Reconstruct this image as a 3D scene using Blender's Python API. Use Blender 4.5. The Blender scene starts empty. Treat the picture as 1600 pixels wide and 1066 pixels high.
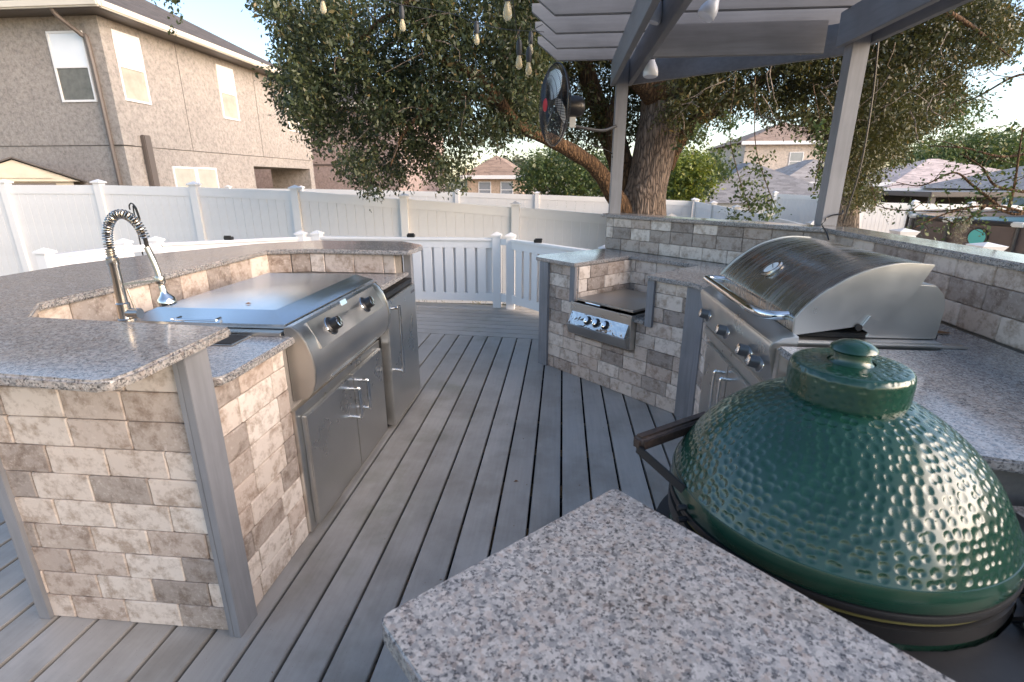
import bpy, bmesh, math, random
import numpy as np
from mathutils import Vector, Matrix
random.seed(7); np.random.seed(7)
R = math.radians
sc = bpy.context.scene
col = sc.collection
# ------------------------------------------------------------------ camera, sky, sun, exposure
FPX, PIT, CAMH, YAW = 792.0, R(17.47), 1.5, R(5.5)
cd = bpy.data.cameras.new('camera'); cam = bpy.data.objects.new('camera', cd); col.objects.link(cam)
cam.location = (0, 0, CAMH); cam.rotation_euler = (math.pi/2 - PIT, 0, YAW)
cd.sensor_width = 36; cd.lens = 36*FPX/1600; cd.clip_start = .02; cd.clip_end = 3000
sc.camera = cam
cd.dof.use_dof = True; cd.dof.focus_distance = 3.0; cd.dof.aperture_fstop = 6.3
SUN_DIR = Vector((1.0, -.32, .34)).normalized()            # direction towards the sun
w = bpy.data.worlds.new('World'); sc.world = w; w.use_nodes = True
nt = w.node_tree; bg = nt.nodes['Background']
sky = nt.nodes.new('ShaderNodeTexSky'); sky.sky_type = 'NISHITA'; sky.sun_disc = False
sky.sun_elevation = math.asin(SUN_DIR.z); sky.sun_rotation = math.atan2(SUN_DIR.x, SUN_DIR.y)
sky.air_density = 1.0; sky.dust_density = 1.0; sky.ozone_density = 2.0
tint = nt.nodes.new('ShaderNodeMix'); tint.data_type = 'RGBA'; tint.blend_type = 'MULTIPLY'; tint.inputs[0].default_value = 1   # the photograph's warm white balance
tint.inputs[7].default_value = (1.09, 1.0, .97, 1); nt.links.new(sky.outputs[0], tint.inputs[6])
nt.links.new(tint.outputs[2], bg.inputs[0]); bg.inputs[1].default_value = .09
sd = bpy.data.lights.new('sun', 'SUN'); sd.energy = 1.5; sd.angle = R(60); sd.color = (1, .84, .71)
so = bpy.data.objects.new('sun', sd); col.objects.link(so); so.rotation_euler = SUN_DIR.to_track_quat('Z', 'Y').to_euler()
so.location = (20, 0, 20)
sc.view_settings.view_transform = 'Standard'; sc.view_settings.look = 'None'
sc.view_settings.gamma = 1; sc.view_settings.use_curve_mapping = False
sc.view_settings.exposure = 2.12
sc.render.engine = 'CYCLES'

def at(u, v, dep):                                         # a point seen at photo pixel (u, v), dep metres ahead of the camera
    x = (u-800)/FPX; y = (533-v)/FPX
    dY = math.cos(PIT)+y*math.sin(PIT); dZ = -math.sin(PIT)+y*math.cos(PIT); t = dep/dY
    c, s = math.cos(YAW), math.sin(YAW); X = x*t
    return Vector((X*c-dep*s, X*s+dep*c, CAMH+dZ*t))

# ------------------------------------------------------------------ materials
def _set(b, **k):
    for n, v in k.items():
        n = n.replace('_', ' ')
        if n in b.inputs: b.inputs[n].default_value = v
def ramp(nt, stops, interp='LINEAR'):
    r = nt.nodes.new('ShaderNodeValToRGB'); r.color_ramp.interpolation = interp
    e = r.color_ramp.elements
    while len(e) < len(stops): e.new(.5)
    for i, (p, c) in enumerate(stops): e[i].position = p; e[i].color = (*c, 1) if len(c) == 3 else c
    return r
def base(name):
    m = bpy.data.materials.new(name); m.use_nodes = True
    nt = m.node_tree; b = nt.nodes['Principled BSDF']; return m, nt, b, nt.nodes.new, nt.links.new
def noise(nt, scale, detail=4, rough=.55, vec=None, out='Fac'):
    n = nt.nodes.new('ShaderNodeTexNoise'); n.inputs['Scale'].default_value = scale
    n.inputs['Detail'].default_value = detail; n.inputs['Roughness'].default_value = rough
    if vec is not None: nt.links.new(vec, n.inputs['Vector'])
    return n.outputs[out]
def coords(nt, kind='Object', scale=(1, 1, 1), rnd=False):
    t = nt.nodes.new('ShaderNodeTexCoord'); m = nt.nodes.new('ShaderNodeMapping')
    nt.links.new(t.outputs[kind], m.inputs[0]); m.inputs['Scale'].default_value = scale
    if rnd:
        oi = nt.nodes.new('ShaderNodeObjectInfo'); mu = nt.nodes.new('ShaderNodeVectorMath'); mu.operation = 'SCALE'
        cx = nt.nodes.new('ShaderNodeCombineXYZ')
        nt.links.new(oi.outputs['Random'], cx.inputs[0]); nt.links.new(oi.outputs['Random'], cx.inputs[1])
        nt.links.new(cx.outputs[0], mu.inputs[0]); mu.inputs['Scale'].default_value = 37
        nt.links.new(mu.outputs[0], m.inputs['Location'])
    return m.outputs[0]
def mixc(nt, fac, a, b, mode='MIX'):
    m = nt.nodes.new('ShaderNodeMix'); m.data_type = 'RGBA'; m.blend_type = mode
    for s, v in ((m.inputs[0], fac), (m.inputs[6], a), (m.inputs[7], b)):
        if hasattr(v, 'node'): nt.links.new(v, s)
        elif isinstance(v, (int, float)): s.default_value = v
        else: s.default_value = (*v, 1)
    return m.outputs[2]
def bump(nt, b, h, strength=.3, dist=.002):
    bp = nt.nodes.new('ShaderNodeBump'); bp.inputs['Strength'].default_value = strength; bp.inputs['Distance'].default_value = dist
    nt.links.new(h, bp.inputs['Height']); nt.links.new(bp.outputs[0], b.inputs['Normal']); return bp

def plain(name, c, rough=.5, metal=0, nscale=None, var=.12, bs=0, bd=.001, **k):
    m, nt, b, N, L = base(name)
    _set(b, Base_Color=(*c, 1), Roughness=rough, Metallic=metal, **k)
    if nscale:
        v = coords(nt); n = noise(nt, nscale, 5, .6, v)
        r = ramp(nt, [(.3, tuple(x*(1-var) for x in c)), (.7, tuple(min(1, x*(1+var)) for x in c))])
        L(n, r.inputs[0]); L(r.outputs[0], b.inputs['Base Color'])
        if bs: bump(nt, b, n, bs, bd)
    return m
M = {}
def granite():
    m, nt, b, N, L = base('granite'); v = coords(nt)
    def vor(s, rnd=1.0):
        x = N('ShaderNodeTexVoronoi'); x.inputs['Scale'].default_value = s; x.inputs['Randomness'].default_value = rnd
        # warp so that grains are not cells
        nn = N('ShaderNodeTexNoise'); nn.inputs['Scale'].default_value = s*1.3; nn.inputs['Detail'].default_value = 3; L(v, nn.inputs['Vector'])
        sc_ = N('ShaderNodeVectorMath'); sc_.operation = 'MULTIPLY_ADD'; L(nn.outputs['Color'], sc_.inputs[0]); sc_.inputs[1].default_value = (1.6/s,)*3; L(v, sc_.inputs[2])
        L(sc_.outputs[0], x.inputs['Vector']); sp = N('ShaderNodeSeparateColor'); L(x.outputs['Color'], sp.inputs[0]); return sp
    a = vor(155); c = vor(88); d = vor(230)
    r1 = ramp(nt, [(0, (.03, .03, .033)), (.10, (.12, .12, .125)), (.25, (.22, .215, .21)), (.5, (.34, .325, .315)), (.8, (.50, .48, .46)), (1, (.30, .255, .225))])
    L(a.outputs[0], r1.inputs[0])
    r2 = ramp(nt, [(0, (.32, .255, .22)), (.18, (.38, .33, .30)), (.3, (.19, .19, .195)), (.55, (.42, .405, .39)), (1, (.25, .25, .255))])
    L(c.outputs[1], r2.inputs[0])
    mx = mixc(nt, .42, r1.outputs[0], r2.outputs[0])
    r3 = ramp(nt, [(0, (.07, .072, .08)), (.13, (.16, .16, .17)), (.19, (1, 1, 1)), (1, (1, 1, 1))]); L(d.outputs[2], r3.inputs[0])
    mx2 = mixc(nt, .75, mx, r3.outputs[0], 'MULTIPLY'); mx2 = mixc(nt, 1, mx2, (.92, .90, .875), 'MULTIPLY')
    L(mx2, b.inputs['Base Color'])
    n2 = noise(nt, 3.0, 4, .6, v); rr = ramp(nt, [(.3, (.07,)*3), (.8, (.2,)*3)]); L(n2, rr.inputs[0]); L(rr.outputs[0], b.inputs['Roughness'])
    _set(b, IOR=1.55); n = noise(nt, 60, 3, .5, v); bump(nt, b, n, .05, .0006)
    return m
M['granite'] = granite()
def granite_edge():
    m = M['granite'].copy(); m.name = 'granite_rough_edge'; b = m.node_tree.nodes['Principled BSDF']
    for l in list(m.node_tree.links):
        if l.to_socket == b.inputs['Roughness']: m.node_tree.links.remove(l)
    b.inputs['Roughness'].default_value = .45; return m
M['granite_edge'] = granite_edge()
def brick():
    m, nt, b, N, L = base('antique_brick')
    oi = N('ShaderNodeObjectInfo'); v = coords(nt, rnd=True)
    r = ramp(nt, [(0, (.66, .57, .49)), (.16, (.60, .505, .425)), (.20, (.29, .24, .205)), (.32, (.38, .315, .265)), (.44, (.52, .415, .34)), (.54, (.72, .63, .545)),
                  (.68, (.64, .54, .455)), (.72, (.31, .26, .225)), (.82, (.46, .365, .30)), (1, (.66, .56, .475))]); L(oi.outputs['Random'], r.inputs[0])
    n1 = noise(nt, 17, 8, .72, v); n2 = noise(nt, 60, 7, .75, v); n3 = noise(nt, 5, 3, .5, v)
    dark = ramp(nt, [(.37, (.52, .455, .40)), (.53, (1, 1, 1))]); L(n1, dark.inputs[0])
    c1 = mixc(nt, .88, r.outputs[0], dark.outputs[0], 'MULTIPLY')
    lt = ramp(nt, [(.52, (0, 0, 0)), (.68, (1, 1, 1))]); L(n2, lt.inputs[0])
    c2 = mixc(nt, lt.outputs[0], c1, (.70, .61, .53)); 
    f = ramp(nt, [(.35, (.15,)*3), (.65, (.65,)*3)]); L(n3, f.inputs[0])
    c3 = mixc(nt, f.outputs[0], c1, c2)
    L(c3, b.inputs['Base Color']); _set(b, Roughness=.82)
    ad = N('ShaderNodeMath'); ad.operation = 'ADD'; L(n1, ad.inputs[0]); L(n2, ad.inputs[1]); bump(nt, b, ad.outputs[0], .45, .0022)
    return m
M['brick'] = brick()
M['mortar'] = plain('mortar', (.22, .195, .17), .95, nscale=60, bs=.4)
def deckmat():
    m, nt, b, N, L = base('painted_deck_board'); v = coords(nt, rnd=True, scale=(1, .06, 1)); v2 = coords(nt, 'Object', rnd=True)
    g = noise(nt, 60, 6, .6, v); s = noise(nt, 2.2, 5, .65, v2)
    oi = N('ShaderNodeObjectInfo')
    r = ramp(nt, [(0, (.36, .335, .305)), (1, (.435, .405, .37))]); L(oi.outputs['Random'], r.inputs[0])
    gr = ramp(nt, [(.3, (.91, .91, .91)), (.7, (1.04, 1.04, 1.04))]); L(g, gr.inputs[0])
    c = mixc(nt, 1, r.outputs[0], gr.outputs[0], 'MULTIPLY')
    st = ramp(nt, [(.32, (.62, .60, .56)), (.56, (1, 1, 1))]); L(s, st.inputs[0])
    c = mixc(nt, .8, c, st.outputs[0], 'MULTIPLY')
    # green algae film where water stands (world position, next to the griddle doors)
    gx = N('ShaderNodeNewGeometry'); sp = N('ShaderNodeSeparateXYZ'); L(gx.outputs['Position'], sp.inputs[0])
    mx_ = N('ShaderNodeMapRange'); mx_.inputs[1].default_value = .38; mx_.inputs[2].default_value = 0
    ab = N('ShaderNodeMath'); ab.operation = 'ADD'; ab.inputs[1].default_value = .80; L(sp.outputs[0], ab.inputs[0])
    aa = N('ShaderNodeMath'); aa.operation = 'ABSOLUTE'; L(ab.outputs[0], aa.inputs[0]); L(aa.outputs[0], mx_.inputs[0])
    n4 = noise(nt, 3.2, 4, .6, gx.outputs['Position']); k = ramp(nt, [(.5, (0,)*3), (.72, (.55,)*3)]); L(n4, k.inputs[0])
    mu = N('ShaderNodeMath'); mu.operation = 'MULTIPLY'; L(mx_.outputs[0], mu.inputs[0]); L(k.outputs[0], mu.inputs[1])
    c = mixc(nt, mu.outputs[0], c, (.12, .135, .07))
    sn = noise(nt, 240, 2, .5, v2); sk = ramp(nt, [(.24, (.25, .22, .2)), (.29, (1, 1, 1))]); L(sn, sk.inputs[0])
    c = mixc(nt, .6, c, sk.outputs[0], 'MULTIPLY')
    L(c, b.inputs['Base Color'])
    rr = ramp(nt, [(.3, (.34,)*3), (.7, (.55,)*3)]); L(s, rr.inputs[0]); L(rr.outputs[0], b.inputs['Roughness'])
    bump(nt, b, g, .35, .0012); return m
M['deck'] = deckmat()
def paintwood(name, c, sc_=(1, 1, 1), rough=.5):
    m, nt, b, N, L = base(name); v = coords(nt, rnd=True, scale=sc_)
    n = noise(nt, 40, 6, .6, v); s = noise(nt, 3, 4, .6, coords(nt, rnd=True))
    r = ramp(nt, [(.3, tuple(x*.86 for x in c)), (.7, tuple(x*1.1 for x in c))]); L(n, r.inputs[0])
    st = ramp(nt, [(.3, (.82,)*3), (.6, (1,)*3)]); L(s, st.inputs[0])
    L(mixc(nt, 1, r.outputs[0], st.outputs[0], 'MULTIPLY'), b.inputs['Base Color']); _set(b, Roughness=rough); bump(nt, b, n, .3, .0015); return m
M['trim'] = paintwood('grey_painted_trim', (.225, .225, .235), (1, 1, .08))
M['beam'] = paintwood('grey_painted_beam', (.185, .188, .20), (.08, 1, 1))
def steel(name, c=(.72, .70, .665), r0=.24, r1=.38, sc_=(2, 220, 220), streak=None):
    m, nt, b, N, L = base(name); v = coords(nt, scale=sc_)
    n = noise(nt, 1, 3, .6, v); n2 = noise(nt, 3.5, 4, .6, coords(nt))
    _set(b, Metallic=1, Anisotropic=.4)
    cr = ramp(nt, [(.3, tuple(x*.90 for x in c)), (.7, c)]); L(n2, cr.inputs[0]); cc = cr.outputs[0]
    rr = ramp(nt, [(.3, (r0,)*3), (.7, (r1,)*3)]); L(n2, rr.inputs[0])
    ro = rr.outputs[0]
    if streak:
        vs = coords(nt, scale=streak); ns = noise(nt, 9, 5, .7, vs); sr = ramp(nt, [(.45, (0,)*3), (.70, (.22,)*3)]); L(ns, sr.inputs[0])
        ad = N('ShaderNodeMath'); ad.operation = 'ADD'; L(ro, ad.inputs[0]); L(sr.outputs[0], ad.inputs[1]); ro = ad.outputs[0]
    L(cc, b.inputs['Base Color']); L(ro, b.inputs['Roughness']); bump(nt, b, n, .05 if streak else .035 if sc_[2] == 2 else .08, .0003); return m
M['steel'] = steel('brushed_stainless')
M['steel_v'] = steel('brushed_stainless_door', sc_=(220, 220, 2), r0=.25, r1=.4)
M['steel_lid'] = plain('polished_stainless_lid', (.82, .82, .80), .27, 1)
M['steel_hood'] = steel('brushed_stainless_hood', (.52, .51, .48), .16, .26, (220, 2, 220), streak=(.1, 3, .1))
M['steel_dull'] = steel('dull_stainless', (.50, .48, .45), .34, .5)
M['chrome'] = plain('chrome', (.75, .74, .72), .06, 1)
def wavy():
    m, nt, b, N, L = base('polished_wavy_steel'); _set(b, Metallic=1, Roughness=.10, Base_Color=(.50, .49, .47, 1)); bump(nt, b, noise(nt, 18, 2, .5, coords(nt)), .5, .010); return m
M['chrome_wavy'] = wavy()
M['nickel'] = plain('brushed_nickel', (.58, .53, .46), .25, 1)
M['black'] = plain('black_plastic', (.012, .012, .013), .35)
M['blackmetal'] = plain('black_powder_coat', (.014, .014, .015), .45, nscale=80, bs=.2)
M['dark'] = plain('dark_recess', (.02, .019, .018), .9)
M['knob'] = plain('knob_grey', (.16, .16, .165), .35, .6)
def egg():
    m, nt, b, N, L = base('green_glazed_ceramic'); v = coords(nt); n = noise(nt, 9, 4, .6, v)
    r = ramp(nt, [(.3, (.006, .036, .021)), (.7, (.010, .052, .031))]); L(n, r.inputs[0]); L(r.outputs[0], b.inputs['Base Color'])
    _set(b, Roughness=.25, IOR=1.5, Coat_Weight=.35, Coat_Roughness=.10); n2 = noise(nt, 240, 2, .5, v); bump(nt, b, n2, .06, .0005); return m
M['egg'] = egg()
M['felt'] = plain('gasket_yellow', (.16, .145, .045), .9)
def darkwood():
    m, nt, b, N, L = base('weathered_handle_wood'); v = coords(nt, scale=(1, 1, 1)); n = noise(nt, 50, 6, .7, v)
    r = ramp(nt, [(.3, (.02, .012, .009)), (.7, (.085, .05, .035))]); L(n, r.inputs[0]); L(r.outputs[0], b.inputs['Base Color']); _set(b, Roughness=.6); bump(nt, b, n, .6, .002); return m
M['handlewood'] = darkwood()
M['vinyl'] = plain('white_vinyl', (.84, .815, .79), .38, nscale=3, var=.03)
M['vinyl_old'] = plain('white_vinyl_boards', (.79, .765, .74), .45, nscale=2.2, var=.06)
def stucco(name, c, big=.12):
    m, nt, b, N, L = base(name); v = coords(nt); n = noise(nt, 9, 8, .82, v); n2 = noise(nt, .9, 6, .65, v)
    r = ramp(nt, [(.36, tuple(x*.62 for x in c)), (.50, c), (.66, tuple(min(1, x*1.25) for x in c))]); L(n, r.inputs[0])
    s = ramp(nt, [(.3, (1-big,)*3), (.65, (1, 1, 1))]); L(n2, s.inputs[0])
    L(mixc(nt, 1, r.outputs[0], s.outputs[0], 'MULTIPLY'), b.inputs['Base Color']); _set(b, Roughness=.9); bump(nt, b, n, .8, .03); return m
M['stucco'] = stucco('taupe_stucco', (.37, .33, .295))
M['stucco_pink'] = stucco('pinkish_stucco', (.38, .29, .26))
M['stucco_beige'] = stucco('beige_stucco', (.62, .52, .43))
M['stucco_peach'] = stucco('peach_stucco', (.60, .45, .33))
M['stucco_mint'] = stucco('pale_green_stucco', (.36, .42, .42))
def shingle(name, c):
    m, nt, b, N, L = base(name); v = coords(nt, scale=(1, 1, 4)); x = N('ShaderNodeTexVoronoi'); x.inputs['Scale'].default_value = 3.0; L(v, x.inputs['Vector'])
    sp = N('ShaderNodeSeparateColor'); L(x.outputs['Color'], sp.inputs[0]); n = noise(nt, 14, 5, .7, v)
    r = ramp(nt, [(0, tuple(y*.75 for y in c)), (1, tuple(y*1.2 for y in c))]); L(sp.outputs[0], r.inputs[0])
    r2 = ramp(nt, [(.3, (.75,)*3), (.7, (1.1,)*3)]); L(n, r2.inputs[0])
    L(mixc(nt, 1, r.outputs[0], r2.outputs[0], 'MULTIPLY'), b.inputs['Base Color']); _set(b, Roughness=.9); bump(nt, b, n, .5, .02); return m
M['roof_dark'] = shingle('dark_brown_shingle', (.11, .095, .085)); M['roof_grey'] = shingle('grey_shingle', (.36, .325, .30))
M['roof_tan'] = shingle('tan_tile', (.34, .24, .18)); M['roof_pink'] = shingle('pink_grey_tile', (.62, .50, .45)); M['roof_blue'] = shingle('slate_metal_roof', (.26, .245, .24))
M['gutter'] = plain('cream_gutter', (.66, .60, .50), .4, nscale=2, var=.06)
M['blind'] = plain('cream_blind', (.46, .44, .37), .5, nscale=3, var=.12)
M['blind_lower'] = plain('darker_cream_blind', (.42, .39, .31), .35, nscale=2.5, var=.2)  # darker cream blind in the lower sashes
M['glass'] = plain('window_glass', (.30, .32, .34), .08, nscale=1.2, var=.2, Coat_Weight=.6)
M['glass_sky'] = plain('window_glass_sky_white', (.86, .87, .88), .07, nscale=.8, var=.05, Coat_Weight=1.0)  # white base colour stands in for bright sky reflected in the panes
M['screen'] = plain('insect_screen', (.16, .16, .14), .55, nscale=6, var=.25)
M['shed'] = plain('shed_resin', (.55, .48, .37), .6, nscale=3)
M['brown'] = plain('downspout_brown', (.13, .105, .09), .45)
def leafm(name, a, c, hi):
    m, nt, b, N, L = base(name); g = N('ShaderNodeNewGeometry')
    r = ramp(nt, [(0, a), (.7, c), (.93, c), (1, hi)]); L(g.outputs['Random Per Island'], r.inputs[0])
    n = noise(nt, 1.1, 3, .5, coords(nt)); s = ramp(nt, [(.35, (.75, .75, .75)), (.65, (1.25, 1.2, 1.1))]); L(n, s.inputs[0])
    cc = mixc(nt, 1, r.outputs[0], s.outputs[0], 'MULTIPLY'); L(cc, b.inputs['Base Color']); _set(b, Roughness=.42)
    tr = N('ShaderNodeBsdfTranslucent'); L(cc, tr.inputs[0]); mx = N('ShaderNodeMixShader'); mx.inputs[0].default_value = .32
    out = nt.nodes['Material Output']; L(b.outputs[0], mx.inputs[1]); L(tr.outputs[0], mx.inputs[2]); L(mx.outputs[0], out.inputs[0]); return m
M['leaf_oak'] = leafm('oak_leaf', (.028, .042, .018), (.085, .105, .045), (.20, .14, .06))
M['leaf_oak2'] = leafm('olive_oak_leaf', (.045, .050, .016), (.085, .088, .028), (.20, .13, .04))
M['leaf_bright'] = leafm('bright_leaf', (.09, .14, .03), (.20, .24, .04), (.36, .34, .05))
M['leaf_mid'] = leafm('mid_leaf', (.05, .09, .03), (.11, .15, .045), (.25, .22, .07))
M['leaf_far'] = leafm('far_leaf', (.08, .10, .06), (.13, .14, .08), (.20, .17, .09))
def bark(name, a, c):
    m, nt, b, N, L = base(name); v = coords(nt, scale=(1, 1, .22)); x = N('ShaderNodeTexVoronoi'); x.feature = 'DISTANCE_TO_EDGE'; x.inputs['Scale'].default_value = 22
    n = noise(nt, 9, 6, .7, v); q = N('ShaderNodeVectorMath'); q.operation = 'MULTIPLY_ADD'
    nn = N('ShaderNodeTexNoise'); nn.inputs['Scale'].default_value = 14; L(v, nn.inputs[0]); L(nn.outputs['Color'], q.inputs[0]); q.inputs[1].default_value = (.09,)*3; L(v, q.inputs[2]); L(q.outputs[0], x.inputs['Vector'])
    r = ramp(nt, [(0, tuple(y*.32 for y in a)), (.12, a), (.5, c)]); L(x.outputs['Distance'], r.inputs[0])
    r2 = ramp(nt, [(.3, (.7,)*3), (.7, (1.2,)*3)]); L(n, r2.inputs[0]); L(mixc(nt, 1, r.outputs[0], r2.outputs[0], 'MULTIPLY'), b.inputs['Base Color'])
    _set(b, Roughness=.95); ad = N('ShaderNodeMath'); ad.operation = 'ADD'; L(x.outputs['Distance'], ad.inputs[0]); L(n, ad.inputs[1]); bump(nt, b, ad.outputs[0], 1, .05); return m
M['bark'] = bark('oak_bark', (.17, .125, .095), (.30, .23, .18)); M['bark_brown'] = bark('brown_limb_bark', (.12, .065, .03), (.20, .115, .055)); M['bark_pale'] = bark('pale_bark', (.26, .20, .15), (.42, .34, .26))
def ground():
    m, nt, b, N, L = base('yard_grass'); v = coords(nt); n = noise(nt, .6, 6, .65, v); n2 = noise(nt, 12, 4, .7, v)
    r = ramp(nt, [(.3, (.10, .10, .045)), (.55, (.24, .20, .13)), (.75, (.34, .29, .21))]); L(n2, r.inputs[0]); r2 = ramp(nt, [(.35, (.8,)*3), (.65, (1.1,)*3)]); L(n, r2.inputs[0])
    L(mixc(nt, 1, r.outputs[0], r2.outputs[0], 'MULTIPLY'), b.inputs['Base Color']); _set(b, Roughness=.95); bump(nt, b, n2, .6, .03); return m
M['ground'] = ground()
M['water'] = plain('pool_water', (.10, .45, .62), .06, nscale=1.5, var=.15, bs=.3, bd=.01)
M['poolwall'] = plain('pool_brown_liner', (.13, .095, .085), .55, nscale=4, var=.12)
M['poolframe'] = plain('pool_frame_metal', (.07, .065, .065), .4, .3)
M['teal'] = plain('teal_disc', (.10, .55, .52), .4)
M['bulbglass'] = plain('amber_bulb_glass', (.75, .66, .45), .08, Transmission_Weight=.55, IOR=1.2)
M['flood'] = plain('frosted_flood_glass', (.80, .82, .86), .25, Transmission_Weight=.2)
M['socket'] = plain('rubber_socket', (.03, .032, .035), .6)
M['red'] = plain('red_badge', (.5, .03, .04), .4)
M['blade'] = plain('fan_blade_aluminium', (.72, .71, .68), .3, .5)
M['whiteplastic'] = plain('white_plastic', (.75, .75, .73), .5)
M['drybrown'] = plain('dry_leaf', (.20, .10, .045), .8, nscale=40, var=.3)
M['grass'] = leafm('dry_grass', (.20, .19, .09), (.36, .32, .18), (.45, .38, .24))
M['moss'] = leafm('hanging_moss', (.20, .18, .13), (.30, .27, .20), (.36, .30, .2))

# ------------------------------------------------------------------ mesh helpers
WL = {}
class MB:
    def __init__(s): s.v = []; s.f = []; s.mi = []
    def add(s, vs, fs, mi=0):
        n = len(s.v); s.v += [tuple(p) for p in vs]; s.f += [tuple(i+n for i in f) for f in fs]; s.mi += [mi]*len(fs); return s
    def box(s, a, b, rot=None, piv=None, mi=0):
        x0, y0, z0 = a; x1, y1, z1 = b
        vs = [Vector(p) for p in ((x0,y0,z0),(x1,y0,z0),(x1,y1,z0),(x0,y1,z0),(x0,y0,z1),(x1,y0,z1),(x1,y1,z1),(x0,y1,z1))]
        if rot is not None:
            pv = Vector(piv) if piv is not None else Vector(((x0+x1)/2, (y0+y1)/2, (z0+z1)/2))
            vs = [rot @ (p-pv)+pv for p in vs]
        return s.add(vs, [(0,3,2,1),(4,5,6,7),(0,1,5,4),(1,2,6,5),(2,3,7,6),(3,0,4,7)], mi)
    def beam(s, p, q, w, h, up=(0,0,1)):                       # bar from p to q; w across, h along up
        p = Vector(p); q = Vector(q); d = (q-p).normalized(); u = Vector(up); r = d.cross(u).normalized(); u = r.cross(d).normalized()
        vs = []
        for c in (p, q):
            for a, b in ((-1,-1),(1,-1),(1,1),(-1,1)): vs.append(c+r*a*w/2+u*b*h/2)
        return s.add(vs, [(3,2,1,0),(4,5,6,7),(0,1,5,4),(1,2,6,5),(2,3,7,6),(3,0,4,7)])
    def prism(s, poly, z0, z1):                                # poly: list of (x, y), counter-clockwise
        n = len(poly); vs = [(x,y,z0) for x,y in poly]+[(x,y,z1) for x,y in poly]
        fs = [tuple(range(n-1,-1,-1)), tuple(range(n, 2*n))]+[(i,(i+1)%n,n+(i+1)%n,n+i) for i in range(n)]
        return s.add(vs, fs)
    def extrude(s, prof, p, q):                                # closed profile of 3D points at p, copied by q-p
        d = Vector(q)-Vector(p); n = len(prof); vs = [Vector(c) for c in prof]; vs += [c+d for c in vs]
        return s.add(vs, [tuple(range(n-1,-1,-1)), tuple(range(n, 2*n))]+[(i,(i+1)%n,n+(i+1)%n,n+i) for i in range(n)])
    def tube(s, pts, r, n=10, cap=True):
        pts = [Vector(p) for p in pts]; m = len(pts)
        rs = r if isinstance(r, (list, tuple)) else [r]*m
        up = Vector((0,0,1)); vs = []; prev = None
        for i, p in enumerate(pts):
            d = (pts[min(i+1,m-1)]-pts[max(i-1,0)]).normalized()
            if prev is None:
                a = d.cross(up); a = a if a.length > .05 else d.cross(Vector((1,0,0)))
            else: a = prev - d*prev.dot(d)
            a.normalize(); prev = a; b = d.cross(a)
            for k in range(n):
                t = 2*math.pi*k/n; vs.append(p+(a*math.cos(t)+b*math.sin(t))*rs[i])
        fs = [(i*n+k, i*n+(k+1)%n, (i+1)*n+(k+1)%n, (i+1)*n+k) for i in range(m-1) for k in range(n)]
        if cap: fs += [tuple(range(n-1,-1,-1)), tuple((m-1)*n+k for k in range(n))]
        return s.add(vs, fs)
    def lathe(s, prof, c=(0,0,0), n=32, axis=(0,0,1)):
        ax = Vector(axis).normalized(); a = ax.orthogonal().normalized(); b = ax.cross(a); c = Vector(c); m = len(prof); vs = []
        for r, z in prof:
            for k in range(n):
                t = 2*math.pi*k/n; vs.append(c+ax*z+(a*math.cos(t)+b*math.sin(t))*max(r, 1e-4))
        fs = [(i*n+k, i*n+(k+1)%n, (i+1)*n+(k+1)%n, (i+1)*n+k) for i in range(m-1) for k in range(n)]
        fs += [tuple(range(n-1,-1,-1)), tuple((m-1)*n+k for k in range(n))]
        return s.add(vs, fs)
    def build(s, name, mat, parent=None, bevel=0, smooth=False, seg=2, ang=30):
        vs = np.array(s.v, dtype=float); ctr = Vector(((vs[:,0].min()+vs[:,0].max())/2, (vs[:,1].min()+vs[:,1].max())/2, vs[:,2].min()))
        me = bpy.data.meshes.new(name); me.from_pydata([tuple(Vector(p)-ctr) for p in s.v], [], s.f)
        mats = mat if isinstance(mat, list) else [mat]
        for k in mats: me.materials.append(M[k] if isinstance(k, str) else k)
        bm = bmesh.new(); bm.from_mesh(me)
        if len(mats) > 1:
            for f, k in zip(bm.faces, s.mi): f.material_index = k
        bmesh.ops.recalc_face_normals(bm, faces=bm.faces[:])
        if bevel:
            es = [e for e in bm.edges if len(e.link_faces) == 2 and e.calc_face_angle() > R(ang)]
            bmesh.ops.bevel(bm, geom=es, offset=bevel, segments=seg, affect='EDGES', clamp_overlap=True)
        big = [f for f in bm.faces if len(f.verts) > 4]
        if big: bmesh.ops.triangulate(bm, faces=big)
        bm.to_mesh(me); bm.free()
        if smooth or bevel:
            me.polygons.foreach_set('use_smooth', [True]*len(me.polygons))
            try: me.set_sharp_from_angle(angle=R(38))
            except Exception: pass
        return place(name, me, ctr, parent)
def place(name, me, loc, parent=None, rz=0):
    o = bpy.data.objects.new(name, me); col.objects.link(o); WL[o.name] = Vector(loc)
    if parent is not None: o.parent = parent; o.location = Vector(loc)-WL[parent.name]
    else: o.location = loc
    o.rotation_euler = (0, 0, rz); return o
def empty(name, loc, label, cat, group=None):
    o = bpy.data.objects.new(name, None); col.objects.link(o); o.location = loc; WL[o.name] = Vector(loc); o.empty_display_size = .1
    return tag(o, label, cat, group)
def tag(o, label=None, cat=None, group=None, kind=None):
    if label: o['label'] = label
    if cat: o['category'] = cat
    if group: o['group'] = group
    if kind: o['kind'] = kind
    return o
def smooth_path(pts, k=6):
    pts = [Vector(p) for p in pts]; P = [pts[0]*2-pts[1]]+pts+[pts[-1]*2-pts[-2]]; out = []
    for i in range(1, len(P)-2):
        a, b, c, d = P[i-1], P[i], P[i+1], P[i+2]
        for j in range(k):
            t = j/k; out.append(.5*((2*b)+(c-a)*t+(2*a-5*b+4*c-d)*t*t+(3*b-a-3*c+d)*t**3))
    out.append(pts[-1]); return out
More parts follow.
